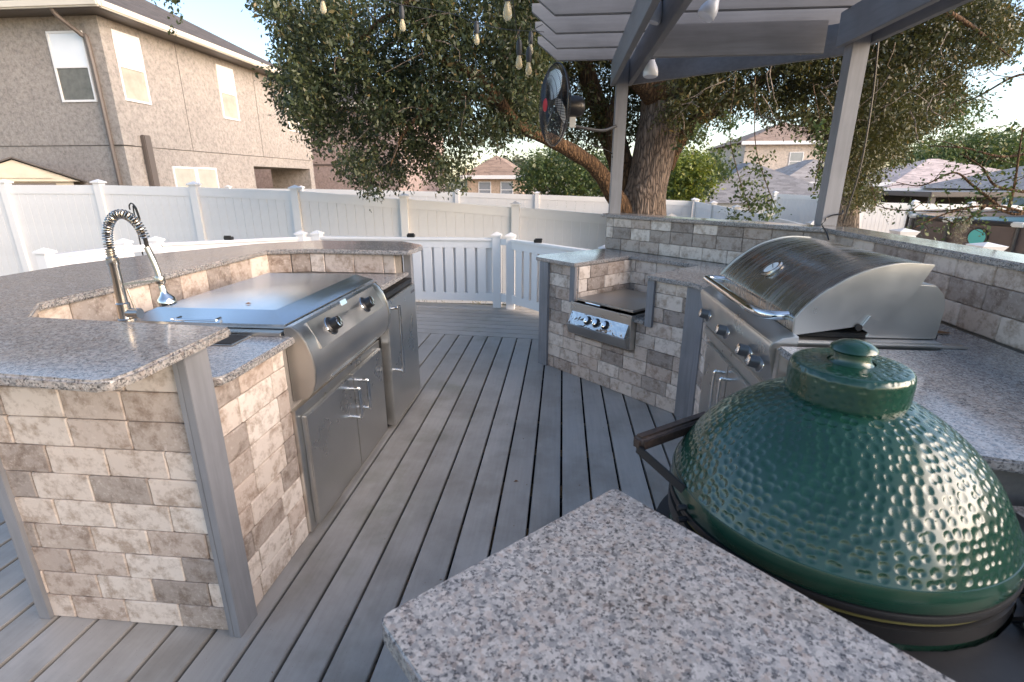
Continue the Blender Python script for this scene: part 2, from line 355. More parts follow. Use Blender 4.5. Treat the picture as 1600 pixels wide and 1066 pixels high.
def interp(vals, k):
    o = []
    for i in range(len(vals)-1):
        for j in range(k): o.append(vals[i]+(vals[i+1]-vals[i])*j/k)
    return o+[vals[-1]]

# ------------------------------------------------------------------ brickwork: every brick its own object, meshes shared
BH, BW, BT = .100, .204, .012
_bc = {}
def brick_mesh(w_, h_, var):
    key = (round(w_, 2), round(h_, 2), var)
    if key in _bc: return _bc[key]
    rr = random.Random(hash(key) & 0xffff)
    bm = bmesh.new(); W_, H_ = w_/2-.0016, h_/2-.0016
    nx = 5 if w_ > .12 else 3; nz = 3
    ring = []
    c = .004
    pts = []
    for i in range(nx): pts.append((-W_+c+(2*(W_-c))*i/(nx-1), -H_))
    for i in range(nz): pts.append((W_, -H_+c+(2*(H_-c))*i/(nz-1)))
    for i in range(nx): pts.append((W_-c-(2*(W_-c))*i/(nx-1), H_))
    for i in range(nz): pts.append((-W_, H_-c-(2*(H_-c))*i/(nz-1)))
    pts = [(x+rr.uniform(-.0011, .0011), z+rr.uniform(-.0011, .0011)) for x, z in pts]
    back = [bm.verts.new((x, 0, z)) for x, z in pts]
    mid = [bm.verts.new((x, -BT+.0035, z)) for x, z in pts]
    fr = [bm.verts.new((x*(1-.0035/W_), -BT+rr.uniform(-.0008, .0008), z*(1-.0035/H_))) for x, z in pts]
    n = len(pts)
    for i in range(n):
        j = (i+1) % n; bm.faces.new((back[i], back[j], mid[j], mid[i])); bm.faces.new((mid[i], mid[j], fr[j], fr[i]))
    ce = bm.verts.new((0, -BT-.0006, 0))
    for i in range(n): bm.faces.new((fr[i], fr[(i+1) % n], ce))
    bmesh.ops.recalc_face_normals(bm, faces=bm.faces[:])
    me = bpy.data.meshes.new('brick'); bm.to_mesh(me); bm.free(); me.materials.append(M['brick'])
    me.polygons.foreach_set('use_smooth', [True]*len(me.polygons))
    try: me.set_sharp_from_angle(angle=R(24))
    except Exception: pass
    _bc[key] = me; return me
def bricks(parent, p0, p1, z0, z1, zorg=0.0, holes=(), seed=1, bh=None):
    """brick face from p0 to p1 (xy); bricks stand proud to the right-hand side of the direction p0->p1"""
    BH = bh or .100; rr = random.Random(seed); p0 = Vector((*p0, 0)); p1 = Vector((*p1, 0)); d = (p1-p0); L_ = d.length; d.normalize()
    rz = math.atan2(d.y, d.x); row = int(math.floor((z0-zorg)/BH+1e-6)); cnt = 0
    while zorg+row*BH < z1-.004:
        a = max(z0, zorg+row*BH); b = min(z1, zorg+(row+1)*BH)
        if b-a > .012:
            s = -rr.choice((.02, .05, .07, .10, .12, .15, .18))
            while s < L_:
                e = s+BW; x0, x1 = max(0, s), min(L_, e); s = e
                cells = [(x0, x1, a, b)]
                for h in holes:
                    nc = []
                    for c0, c1, e0, e1 in cells:
                        if c1 <= h[0] or c0 >= h[1] or e1 <= h[2]+1e-4 or e0 >= h[3]-1e-4: nc.append((c0, c1, e0, e1)); continue
                        if c0 < h[0]: nc.append((c0, h[0], e0, e1))
                        if c1 > h[1]: nc.append((h[1], c1, e0, e1))
                        m0, m1 = max(c0, h[0]), min(c1, h[1])
                        if e0 < h[2]: nc.append((m0, m1, e0, h[2]))
                        if e1 > h[3]: nc.append((m0, m1, h[3], e1))
                    cells = nc
                for c0, c1, e0, e1 in cells:
                    if c1-c0 < .016 or e1-e0 < .012: continue
                    me = brick_mesh(round(c1-c0, 2) if c1-c0 < BW-.003 else BW, e1-e0, rr.randint(0, 3))
                    wp = p0+d*((c0+c1)/2); place('brick', me, (wp.x, wp.y, (e0+e1)/2), parent, rz); cnt += 1
        row += 1
    return cnt

# ------------------------------------------------------------------ ground, deck
g = MB().add([(-400,-60,-.6),(400,-60,-.6),(400,900,-.6),(-400,900,-.6)], [(0,1,2,3)]).build('ground', 'ground'); tag(g, kind='structure', label='dry patchy yard grass beyond the deck')
deck = MB()
for y in np.arange(-1.5, 6.1, .41): deck.box((-4.9, y, -.20), (3.0, y+.04, -.034))
deck.box((-4.95, 6.16, -.30), (2.2, 6.20, -.02)); deck.box((-4.95, -1.6, -.30), (-4.91, 6.16, -.04)); deck.box((2.98, -1.6, -.3), (3.02, 6.16, -.04))
deck = deck.build('deck', 'dark'); tag(deck, label='grey painted plank deck between the two brick counters', kind='structure')
def board_mesh(l, w_):
    bm = bmesh.new(); bmesh.ops.create_cube(bm, size=1)
    bmesh.ops.scale(bm, vec=(w_, l, .03), verts=bm.verts[:]); bmesh.ops.bevel(bm, geom=bm.edges[:], offset=.003, segments=2, affect='EDGES')
    me = bpy.data.meshes.new('plank'); bm.to_mesh(me); bm.free(); me.materials.append(M['deck']); me.polygons.foreach_set('use_smooth', [True]*len(me.polygons))
    try: me.set_sharp_from_angle(angle=R(40))
    except Exception: pass
    return me
# seam positions: photo shows seams at x = -0.05 + k*0.1505 ; boards cut on a slightly skew line where they meet the cross boards
PW = .1505
def turn(x): return 4.835-(x+.285)*.085
bl = {}
for k in range(-32, 20):
    x = .035+(k+.5)*PW; y1 = turn(x); y0 = -1.5; l = round(y1-y0, 2); key = l
    me = bl.get(key) or board_mesh(l, PW-.0125); bl[key] = me
    o = place('plank', me, (x, y1-l/2, -.015), deck)
for k in range(9):
    me = bl.get('c%d' % (k % 2)) or board_mesh(6.9, PW-.006); bl['c%d' % (k % 2)] = me
    yc = turn(-1.4)+.08+PW*k
    o = place('plank', me, (-1.4, yc, -.015), deck, math.pi/2-.085)
# ------------------------------------------------------------------ left island
isl = empty('kitchen_island', (-1.5, 2.3, 0), 'U-shaped brick island with raised granite bar, on the left of the deck', 'kitchen island')
core = MB(); IN = BT
core.prism([(-1.08-IN, 1.285+IN), (-1.08-IN, 3.46), (-2.25, 3.62), (-2.28, 1.95), (-1.80, 1.285+IN)], .0, .875)
core.prism([(-1.08-IN, 1.285+IN), (-1.08-IN, 1.375), (-1.74, 1.43), (-1.955, 1.66), (-2.2, 1.8), (-1.80, 1.285+IN)], .8751, 1.038)
core.prism([(-1.955, 1.6601), (-1.955, 3.22), (-2.25, 3.5), (-2.25, 1.8)], .8752, 1.0385)
core.prism([(-1.10, 3.295), (-1.10, 3.46), (-2.2, 3.6), (-1.955, 3.22), (-1.69, 3.30)], .8753, 1.0381)
core.build('core_wall', 'mortar', isl)
bricks(isl, (-1.80, 1.285+IN), (-1.10, 1.285+IN), 0, 1.038, seed=11)
bricks(isl, (-1.08-IN, 1.36), (-1.08-IN, 3.40), 0, .878, holes=[(.44, 1.47, .02, .99), (1.44, 2.05, -1, .865)], seed=5)
bricks(isl, (-2.28, 1.95), (-1.80, 1.285+IN), 0, 1.038, seed=6)
bricks(isl, (-1.955, 1.66), (-1.955, 3.22), .911, 1.038, zorg=.911, seed=7, bh=.13)
bricks(isl, (-1.955, 3.22), (-1.69, 3.30), .911, 1.038, zorg=.911, seed=8, bh=.13)
bricks(isl, (-1.69, 3.30), (-1.10, 3.295), .911, 1.038, zorg=.911, seed=9, bh=.13)
bricks(isl, (-1.74, 1.43), (-1.955, 1.66), .911, 1.038, zorg=.911, seed=12, bh=.13)
for a, b in (((-1.082, 1.262, 0), (-1.058, 1.362, 1.036)), ((-1.10, 1.2625, 0), (-1.0825, 1.284, 1.0355)), ((-1.83, 1.27, 0), (-1.785, 1.31, 1.036)),
             ((-1.085, 3.425, 0), (-1.035, 3.475, 1.036))):
    MB().box(a, b).build('corner_trim', 'trim', isl, bevel=.0015)
bar = MB().prism([(-1.30, .985), (-1.045, .966), (-1.012, .985), (-1.0, 1.04), (-1.015, 1.425), (-1.76, 1.478), (-1.918, 1.656), (-1.925, 3.19), (-1.68, 3.27), (-.985, 3.235), (-.965, 3.50), (-.985, 3.575),
                  (-1.19, 3.785), (-1.85, 3.79), (-2.2, 3.53), (-2.51, 3.0), (-2.66, 2.5), (-2.66, 2.12), (-2.2, 1.35), (-1.9, 1.02)], 1.04, 1.07)
bar.build('bar_top', 'granite', isl, bevel=.007, seg=3, ang=20)
MB().prism([(-1.05, 1.45), (-1.045, 3.40), (-1.10, 3.29), (-1.70, 3.29), (-1.95, 3.21), (-1.95, 1.67), (-1.75, 1.44), (-1.085, 1.385), (-1.06, 1.40)][::1], .88, .91).build('counter_top', 'granite', isl, bevel=.006, seg=3, ang=20)
# sink bowl rim
sink = empty('sink', (-1.33, 1.80, .91), 'small dark undermount sink opening beside the griddle, behind the bar corner', 'sink')
MB().prism([(-1.44, 1.70), (-1.22, 1.70), (-1.22, 1.83), (-1.44, 1.83)], .911, .914).build('rim', 'steel_dull', sink, bevel=.001)
MB().prism([(-1.43, 1.71), (-1.23, 1.71), (-1.23, 1.82), (-1.43, 1.82)], .9145, .9165).build('basin', 'dark', sink)
# faucet
fx, fy = -1.72, 1.80
fa = empty('faucet', (fx, fy, .91), 'tall brushed nickel spring faucet with chrome spray head behind the bar', 'faucet')
MB().lathe([(.028, 0), (.028, .06), (.024, .07), (.024, .13), (.019, .135), (.018, .28), (.021, .285), (.021, .31), (.013, .315), (.013, .345)], (fx, fy, .91), 24).build('body', 'nickel', fa, smooth=True)
MB().lathe([(.030, .05), (.032, .055), (.032, .068), (.028, .072)], (fx, fy, .91), 24).build('collar', 'nickel', fa, smooth=True)
MB().tube([(fx, fy, 1.00), (fx+.028, fy+.002, 1.00), (fx+.062, fy+.004, 1.0)], [.02, .021, .021], 18).build('valve', 'nickel', fa, smooth=True)
MB().tube([(fx+.045, fy+.003, 1.018), (fx+.034, fy, 1.10)], [.004, .0035], 10).build('lever', 'nickel', fa, smooth=True)
arc = []
for i in range(41):
    t = math.pi*i/40; arc.append((fx+.078*(1-math.cos(t))*1.0, fy, 1.272+.112*math.sin(t)))
arc = [(fx, fy, 1.20), (fx, fy, 1.235)]+arc+[(fx+.166, fy, 1.23)]
sp = smooth_path(arc, 5)
MB().tube([p for p in sp], .0075, 10).build('hose_core', 'dark', fa, smooth=True)
coil = []; acc = 0
for i in range(len(sp)-1):
    d = sp[i+1]-sp[i]; n1 = Vector((0,1,0)); n2 = d.normalized().cross(n1)
    st = 4
    for j in range(st):
        p = sp[i]+d*j/st; coil.append(p+(n1*math.cos(acc)+n2*math.sin(acc))*.0155); acc += 2*math.pi*(d.length/st)/.0098
    if i > len(sp)*.90: break
MB().tube(coil, .0026, 5).build('spring', 'nickel', fa, smooth=True)
MB().tube(smooth_path([(fx+.155, fy, 1.262), (fx+.172, fy, 1.20), (fx+.180, fy, 1.15), (fx+.182, fy, 1.11)], 6), [.011]*19, 14).build('drop_tube', 'nickel', fa, smooth=True)
MB().lathe([(.012, .02), (.013, .0), (.014, -.012), (.030, -.03), (.034, -.045), (.033, -.056), (.026, -.06)], (fx+.184, fy, 1.095), 24, (-.14, 0, 1)).build('spray_head', 'chrome', fa, smooth=True)
MB().beam((fx, fy, 1.115), (fx+.175, fy, 1.135), .006, .008).build('support_arm', 'nickel', fa, bevel=.001)
MB().lathe([(.016, -.015), (.018, -.01), (.018, .01), (.016, .015)], (fx+.18, fy, 1.138), 16).build('hose_ring', 'nickel', fa, smooth=True)
# griddle
gr = empty('griddle', (-1.4, 2.35, .91), 'built-in stainless griddle with flat lid and two knobs', 'griddle')
gb = MB()
def frustum(mb, r0, z0, r1, z1):
    (a, b, c, d), (e, f, g_, h) = r0, r1
    return mb.add([(a,b,z0),(c,b,z0),(c,d,z0),(a,d,z0),(e,f,z1),(g_,f,z1),(g_,h,z1),(e,h,z1)], [(3,2,1,0),(4,5,6,7),(0,1,5,4),(1,2,6,5),(2,3,7,6),(3,0,4,7)])
MB().box((-1.86, 1.83, .911), (-1.10, 2.93, .926)).build('flange', 'steel', gr, bevel=.003)
lid = MB(); frustum(lid, (-1.80, 1.88, -1.105, 2.89), .929, (-1.80, 1.88, -1.105, 2.89), .945); frustum(lid, (-1.80, 1.88, -1.105, 2.89), .9452, (-1.72, 1.965, -1.185, 2.83), .985)
lid.build('lid', 'steel_lid', gr, bevel=.002)
MB().tube(smooth_path([(-1.57, 1.905, .962), (-1.57, 1.872, .962), (-1.565, 1.862, .962), (-1.40, 1.862, .962), (-1.395, 1.872, .962), (-1.395, 1.905, .962)], 4), .0055, 8).build('lid_handle', 'chrome', gr, smooth=True)
def prof_xz(pts, y): return [(x, y, z) for x, z in pts]
PR = [(-1.09, .945), (-1.062, .948), (-1.036, .928), (-1.010, .885), (-.992, .83), (-.984, .77), (-.990, .715), (-1.006, .672), (-1.03, .642), (-1.09, .630)]
MB().extrude(prof_xz(PR, 1.855), (0, 1.855, 0), (0, 2.765, 0)).build('front_panel', 'steel', gr, smooth=True)
for y in (1.838, 2.768):
    P2 = [(x+(.006 if x > -1.08 else 0), z) for x, z in PR]
    MB().extrude(prof_xz(P2, y), (0, y, 0), (0, y+.014, 0)).build('side_cap', 'chrome' if y > 2 else 'steel_dull', gr, bevel=.002)
# recessed control face between two curved lips
nrm = Vector((.87, 0, .49)); dwn = Vector((.38, 0, -.925)).normalized()
def onp(y, t, out): return Vector((-1.046, y, .941))+dwn*t+nrm*out
MB().add([onp(1.93, .0, .006), onp(2.70, .0, .006), onp(2.70, .125, .018), onp(1.93, .125, .018), onp(1.93, .0, -.01), onp(2.70, .0, -.01), onp(2.70, .125, -.01), onp(1.93, .125, -.01)],
         [(0,3,2,1),(4,5,6,7),(0,1,5,4),(1,2,6,5),(2,3,7,6),(3,0,4,7)]).build('control_face', 'steel_dull', gr, bevel=.002)
def knob(parent, c, ax, r=.024, h=.034, face='chrome'):
    ax = Vector(ax).normalized(); k = MB().lathe([(r*1.35, 0), (r*1.4, .004), (r*1.15, .008), (r*1.1, .010), (r, .012), (r*.97, h*.8), (r*.9, h)], c, 28, ax).build('knob', 'knob' if face == 'grey' else 'black', parent, smooth=True)
    MB().lathe([(r*.8, h+.0005), (r*.84, h+.002), (r*.6, h+.004), (.002, h+.0045)], c, 24, ax).build('knob_cap', 'chrome', k, smooth=True)
    MB().lathe([(r*1.42, -.001), (r*1.5, .001), (r*1.42, .004)], c, 28, ax).build('bezel', 'chrome', k, smooth=True)
    return k
for y in (2.085, 2.49): knob(gr, onp(y, .065, .014), nrm, .029, .045)
b_ = MB().add([onp(2.27, -.012, .004), onp(2.335, -.012, .004), onp(2.335, .012, .004), onp(2.27, .012, .004), onp(2.27, -.012, .009), onp(2.335, -.012, .009), onp(2.335, .012, .009), onp(2.27, .012, .009)],
         [(3,2,1,0),(4,5,6,7),(0,1,5,4),(1,2,6,5),(2,3,7,6),(3,0,4,7)]); b_.build('badge', 'chrome', gr, bevel=.001)
MB().extrude([(-1.004, 2.02, .680), (-.998, 2.02, .672), (-1.02, 2.02, .645), (-1.03, 2.02, .652)], (0, 2.02, 0), (0, 2.60, 0)).build('drip_tray_lip', 'steel', gr, bevel=.001)
# double access doors
dr = empty('access_doors', (-1.06, 2.29, .02), 'pair of stainless cabinet doors below the griddle', 'cabinet doors')
MB().box((-1.13, 1.80, .012), (-1.066, 2.79, .60)).build('frame', 'steel', dr, bevel=.002)
for y0, y1 in ((1.835, 2.322), (2.328, 2.755)):
    d = MB().box((-1.0655, y0, .032), (-1.040, y1, .563)).build('door', 'steel_v', dr, bevel=.004)
    hy = y1-.05 if y0 < 2 else y0+.06
    h = MB().tube(smooth_path([(-1.040, hy, .505), (-.998, hy, .507), (-.990, hy, .497), (-.990, hy, .36), (-.998, hy, .350), (-1.040, hy, .352)], 4), .0095, 12); h.build('handle', 'chrome', d, smooth=True)
MB().box((-1.0655, 2.3205, .05), (-1.058, 2.3285, .555)).build('seam_strip', 'dark', dr)
# fridge
fr = empty('outdoor_fridge', (-1.05, 3.09, 0), 'narrow stainless outdoor refrigerator at the far end of the left counter', 'refrigerator')
MB().box((-1.55, 2.80, .01), (-1.066, 3.41, .862)).build('cabinet', 'dark', fr)
fd = MB().box((-1.064, 2.81, .03), (-1.008, 3.405, .825)).build('door', 'steel_v', fr, bevel=.006)
MB().box((-1.066, 2.808, .829), (-1.03, 3.408, .862)).build('grille', 'blackmetal', fr, bevel=.002)
MB().tube(smooth_path([(-1.008, 2.885, .77), (-.965, 2.885, .775), (-.957, 2.885, .76), (-.957, 2.885, .39), (-.965, 2.885, .375), (-1.008, 2.885, .38)], 4), .010, 12).build('handle', 'chrome', fd, smooth=True)
MB().box((-1.0079, 3.30, .775), (-1.005, 3.375, .79)).build('badge', 'knob', fd)
# ------------------------------------------------------------------ right island
ri = empty('kitchen_counter', (.9, 2.9, 0), 'angled brick counter with granite top holding the grill, right of the deck', 'kitchen counter')
S2 = 2**.5
A0 = (-.148, 4.148); B0 = (.86, 3.14)                     # face line corners (brick surface)
def on(s, out=0, z=0):                                     # point on the 45-degree front, s metres from A0, out towards the aisle
    return Vector((A0[0]+s/S2-out/S2, A0[1]-s/S2-out/S2, z))
LN = math.hypot(B0[0]-A0[0], B0[1]-A0[1]); n0, n1 = .385, 1.045; nz = .60; nd = .66
def xy(v): return (v.x, v.y)
core2 = MB()
core2.prism([xy(on(.0, -.012)), xy(on(n0, -.012)), xy(on(n0, -nd-.012)), xy(on(n1, -nd-.012)), xy(on(n1, -.012)), (.86+.012, 3.14+.01), (.872, 3.0), (1.67, 3.0), (1.67, 3.46), (.40, 4.80)], 0.0, .875)
core2.prism([xy(on(n0, -.013)), xy(on(n1, -.013)), xy(on(n1, -nd-.012)), xy(on(n0, -nd-.012))], 0, nz-.03)
core2.prism([(.872, 1.14), (1.67, 1.14), (1.67, 2.999), (.872, 2.999)], 0, .8749)
core2.build('core_wall', 'mortar', ri)
bricks(ri, xy(on(0, -.012)), xy(on(LN, -.012)), 0, .878, holes=[(n0, n1, nz-.03, 2), (n0-.0, n0+.58, .34, .99)], seed=21)
bricks(ri, (.872, 3.10), (.872, 1.10), 0, .878, holes=[(.13, 1.20, .66, 2), (.27, 1.08, .06, .66)], seed=22)
bricks(ri, xy(on(n0, -.01)), xy(on(n0, -nd)), nz, .878, seed=23, zorg=.58)
bricks(ri, xy(on(n0, -nd)), xy(on(n1, -nd)), nz, .878, seed=24, zorg=.58)
bricks(ri, xy(on(n1, -nd)), xy(on(n1, -.01)), nz, .878, seed=25, zorg=.58)
MB().prism([xy(on(n0, .03)), xy(on(n1, .03)), xy(on(n1, -nd+.01)), xy(on(n0, -nd+.01))], nz-.03, nz).build('niche_slab', 'granite', ri, bevel=.006)
def trim45(s0, s1, z0, z1, t=.022): MB().prism([xy(on(s0, t)), xy(on(s1, t)), xy(on(s1, -.005)), xy(on(s0, -.005))], z0, z1).build('corner_trim', 'trim', ri, bevel=.0015)
trim45(-.012, .088, 0, .878); trim45(n0-.052, n0, nz+.002, .878); trim45(n1, n1+.055, nz-.04, .878)
MB().prism([xy(on(LN-.085, .022)), xy(on(LN+.008, .022)), (.852, 3.02), (.872, 3.02), (.868, 3.12), xy(on(LN-.085, -.005))], 0, .878).build('corner_trim', 'trim', ri, bevel=.0015)
ct = [xy(on(-.05, .03)), xy(on(n0+.004, .035)), xy(on(n0+.004, -nd+.04)), xy(on(n1-.02, -nd+.04)), xy(on(n1-.015, -.02)), xy(on(n1+.0, .035)), xy(on(LN-.03, .04)), (.825, 3.06), (.822, 2.955),
      (1.40, 2.955), (1.40, 1.90), (.822, 1.90), (.835, 1.36), (.93, 1.11), (1.66, .93), (1.668, 3.45), (.40, 4.79), (-.19, 4.30)]
ct[0] = (-.205, 4.175)
MB().prism(ct, .88, .91).build('counter_top', 'granite', ri, bevel=.006, seg=3, ang=18)
# lower shelf holding the egg, beyond the counter end
MB().box((.90, .2, .0), (1.67, 1.09, .80)).build('end_block', 'granite_edge', ri, bevel=.004)
# back wall with cap
bw = empty('back_wall', (1.2, 3.9, 0), 'low brick back wall with granite cap running behind the right counter', 'brick wall')
wl = MB(); wl.prism([(.412, 4.812), (1.692, 3.455), (1.692, -.6), (1.83, -.6), (1.83, 3.52), (.52, 4.93)], 0, 1.188); wl.build('core_wall', 'mortar', bw)
bricks(bw, (.412, 4.812), (1.692, 3.455), .0, 1.188, holes=[(.0, 9, -1, .905)], zorg=.91, seed=31)
bricks(bw, (1.692, 3.455), (1.692, 0.7), .91, 1.188, zorg=.91, seed=32)
bricks(bw, (.52, 4.93), (.412, 4.812), .0, 1.188, zorg=.91, seed=33)
MB().prism([(.375, 4.80), (1.648, 3.44), (1.655, -.6), (1.865, -.6), (1.86, 3.53), (.54, 4.96), (.36, 4.86)], 1.19, 1.22).build('wall_cap', 'granite', bw, bevel=.007, seg=3, ang=18)
# near counter
nc = empty('near_counter', (.24, .43, 0), 'speckled granite counter in the near foreground, beside the green ceramic cooker', 'counter')
P1 = Vector((.121, .908)); P2 = Vector((-.246, .548)); ax = Vector((.705, -.709))
def rc(a, b, c, r, k=5):                                   # rounded corner at b
    d1 = (a-b).normalized(); d2 = (c-b).normalized(); out = []
    for i in range(k+1):
        t = i/k; p = (b+d1*r)*(1-t)**2+b*2*t*(1-t)+(b+d2*r)*t*t; out.append((p.x, p.y))
    return out
Q3 = P2+ax*.75; Q4 = P1+ax*.75
poly = rc(Q4, P1, P2, .02)+rc(P1, P2, Q3, .022)+[(Q3.x, Q3.y), (Q4.x, Q4.y)]
MB().prism(poly, .876, .91).build('counter_top', 'granite', nc, bevel=.008, seg=3, ang=14)
u_ = Vector((P1.x-P2.x, P1.y-P2.y)).normalized()
bp = [P2+u_*.04+ax*.04, P2+u_*.04+ax*.74, P1-u_*.03+ax*.74, P1-u_*.03+ax*.04]
MB().prism([(p.x, p.y) for p in bp], 0, .875).build('core_wall', 'mortar', nc)
bricks(nc, xy(bp[3].to_3d()), xy(bp[0].to_3d()), 0, .875, seed=41); bricks(nc, xy(bp[0].to_3d()), xy(bp[1].to_3d()), 0, .875, seed=42)
# ------------------------------------------------------------------ side burner
sb = empty('side_burner', on(.65, 0, .60), 'stainless side burner with mirror knobs set in the brick niche', 'side burner')
def P45(s, out, z): return on(s, out, z)
def box45(s0, s1, o0, o1, z0, z1): return MB().add([P45(s0,o0,z0),P45(s1,o0,z0),P45(s1,o1,z0),P45(s0,o1,z0),P45(s0,o0,z1),P45(s1,o0,z1),P45(s1,o1,z1),P45(s0,o1,z1)],[(0,3,2,1),(4,5,6,7),(0,1,5,4),(1,2,6,5),(2,3,7,6),(3,0,4,7)])
box45(n0+.02, n0+.585, -.55, .06, .602, .622).build('body', 'steel', sb, bevel=.003)
lidm = box45(n0+.035, n0+.575, -.53, .035, .636, .652); lidm.build('lid', 'steel_dull', sb, bevel=.005)
pr = [(.050, .622), (.085, .56), (.095, .47), (.085, .40), (.06, .365), (-.01, .355), (-.01, .622)]
def ext45(prof, s0, s1): return MB().add([P45(s0, o, z) for o, z in prof]+[P45(s1, o, z) for o, z in prof], [tuple(range(len(prof)-1, -1, -1)), tuple(range(len(prof), 2*len(prof)))]+[(i, (i+1) % len(prof), len(prof)+(i+1) % len(prof), len(prof)+i) for i in range(len(prof))])
ext45([(.055, .622), (.058, .56), (.05, .49), (.06, .405), (.05, .375), (-.01, .365), (-.01, .622)], n0+.0, n0+.578).build('panel_body', 'steel', sb, bevel=.002)
ext45([(.056, .555), (.098, .470), (.102, .462), (.051, .462), (.051, .555)], n0+.02, n0+.56).build('mirror_strip', 'chrome_wavy', sb, bevel=.001)
ext45([(.101, .461), (.104, .458), (.075, .385), (.06, .375), (.05, .375), (.05, .461)], n0+.005, n0+.572).build('drip_front', 'steel_dull', sb, bevel=.002)
for s in (.20, .285, .37): knob(sb, P45(n0+s, .076, .512), (-.6, -.6, .5), .025, .024)
MB().tube([P45(n0+.16, .06, .640), P45(n0+.30, .06, .640)], .006, 8).build('lid_handle', 'chrome', sb, smooth=True)
# ------------------------------------------------------------------ gas grill
gg = empty('gas_grill', (1.1, 2.43, .91), 'large built-in stainless gas grill with curved hood on the right counter', 'gas grill')
Y0, Y1 = 1.965, 2.935
MB().box((.86, Y0-.03, .62), (1.42, Y1, .925)).build('firebox', 'steel_dull', gg, bevel=.003)
cp = [(.90, .945), (.845, .935), (.805, .915), (.798, .895), (.835, .735), (.855, .70), (.90, .70)]
MB().extrude(prof_xz(cp, Y0-.05), (0, Y0-.05, 0), (0, Y1, 0)).build('control_panel', 'steel', gg, bevel=.003)
MB().box((.822, Y0-.09, .66), (.90, Y0-.052, .90)).build('end_cap', 'steel_v', gg, bevel=.004)
MB().box((.846, Y0-.052, .655), (.90, Y1, .698)).build('drip_strip', 'steel', gg, bevel=.002)
kn = Vector((-.974, 0, -.225*-1)).normalized()
def pk(y, z): t = (.895-z)/.16; return Vector((.798+.037*t-.001, y, z))
for y, z in ((2.79, .80), (2.47, .80), (2.16, .80), (2.03, .795)): knob(gg, pk(y, z), (-.97, 0, .24), .026, .05, 'grey')
hp = [(.902, .935), (.896, .998)]+[(p.x, p.z) for p in smooth_path([(.9, 0, 1.006), (.925, 0, 1.042), (.965, 0, 1.085), (1.01, 0, 1.123), (1.06, 0, 1.158), (1.115, 0, 1.185), (1.18, 0, 1.205), (1.25, 0, 1.215), (1.345, 0, 1.210)], 4)]+[(1.31, 1.13), (1.245, 1.015), (1.20, .99)]; NH = len(hp)
hood = MB().extrude(prof_xz(hp, Y0+.012), (0, Y0+.012, 0), (0, Y1-.012, 0)).build('hood', 'steel_hood', gg, smooth=True)
for y in (Y0-.004, Y1-.012):
    hp2 = [(x+(0 if i in (0,) else 0)-(.004 if x < 1.0 else 0), z+(.004 if 1 < i < NH-3 else 0)) for i, (x, z) in enumerate(hp)]
    MB().extrude(prof_xz(hp2, y), (0, y, 0), (0, y+.015, 0)).build('hood_side', 'steel_v', gg, bevel=.0025)
MB().extrude(prof_xz([(1.17, .928), (1.425, .928), (1.43, 1.05), (1.415, 1.10), (1.38, 1.135), (1.30, 1.14), (1.2, 1.0)], Y0+.016), (0, Y0+.016, 0), (0, Y1-.016, 0)).build('rear_housing', 'steel_v', gg, bevel=.004)
MB().box((.905, Y0+.02, .927), (1.43, Y1-.02, .945)).build('hood_gap', 'dark', gg)
MB().box((.88, Y0-.045, .912), (1.50, Y0-.008, .919)).build('side_flange', 'steel', gg, bevel=.001)
MB().box((1.14, Y0-.0135, .955), (1.20, Y0-.005, 1.01), rot=Matrix.Rotation(R(28), 3, 'Y')).build('hinge_plate', 'steel', gg, bevel=.001)
MB().lathe([(.012, 0), (.012, .009)], (1.125, Y0-.005, .975), 16, (0, -1, 0)).build('spit_hole', 'dark', gg)
MB().tube(smooth_path([(.898, Y1-.07, .985), (.83, Y1-.072, .99), (.800, Y1-.09, .992), (.795, Y1-.14, .992), (.795, 2.62, .992), (.795, 2.30, .992), (.797, 2.16, .992), (.812, 2.08, .992), (.845, 2.04, .994), (.898, 2.035, .996)], 6), .019, 16).build('hood_handle', 'chrome', gg, smooth=True)
tn = Vector((-.62, 0, .78)); tc = Vector((.989, 2.47, 1.106))
th = MB().lathe([(.046, 0), (.050, .008), (.046, .016), (.036, .015)], tc, 32, tn).build('thermometer', 'nickel', gg, smooth=True)
MB().lathe([(.036, .0152), (.002, .0165)], tc, 32, tn).build('dial', 'whiteplastic', th, smooth=True)
MB().beam(tc+tn*.018+Vector((0, -.024, 0)), tc+tn*.018+Vector((.014, .02, .011)), .003, .001).build('needle', 'black', th)
gd = empty('grill_doors', (.85, 2.43, .06), 'stainless doors under the gas grill with upright bar handles', 'cabinet doors')
MB().box((.852, 2.02, .06), (.90, 2.83, .655)).build('frame', 'steel', gd, bevel=.002)
for y0, y1, hy in ((2.03, 2.42, 2.37), (2.428, 2.82, 2.47)):
    d = MB().box((.832, y0, .075), (.8515, y1, .64)).build('door', 'steel_v', gd, bevel=.003)
    MB().tube(smooth_path([(.832, hy, .585), (.795, hy, .588), (.786, hy, .575), (.786, hy, .40), (.795, hy, .387), (.832, hy, .39)], 4), .009, 12).build('handle', 'chrome', d, smooth=True)
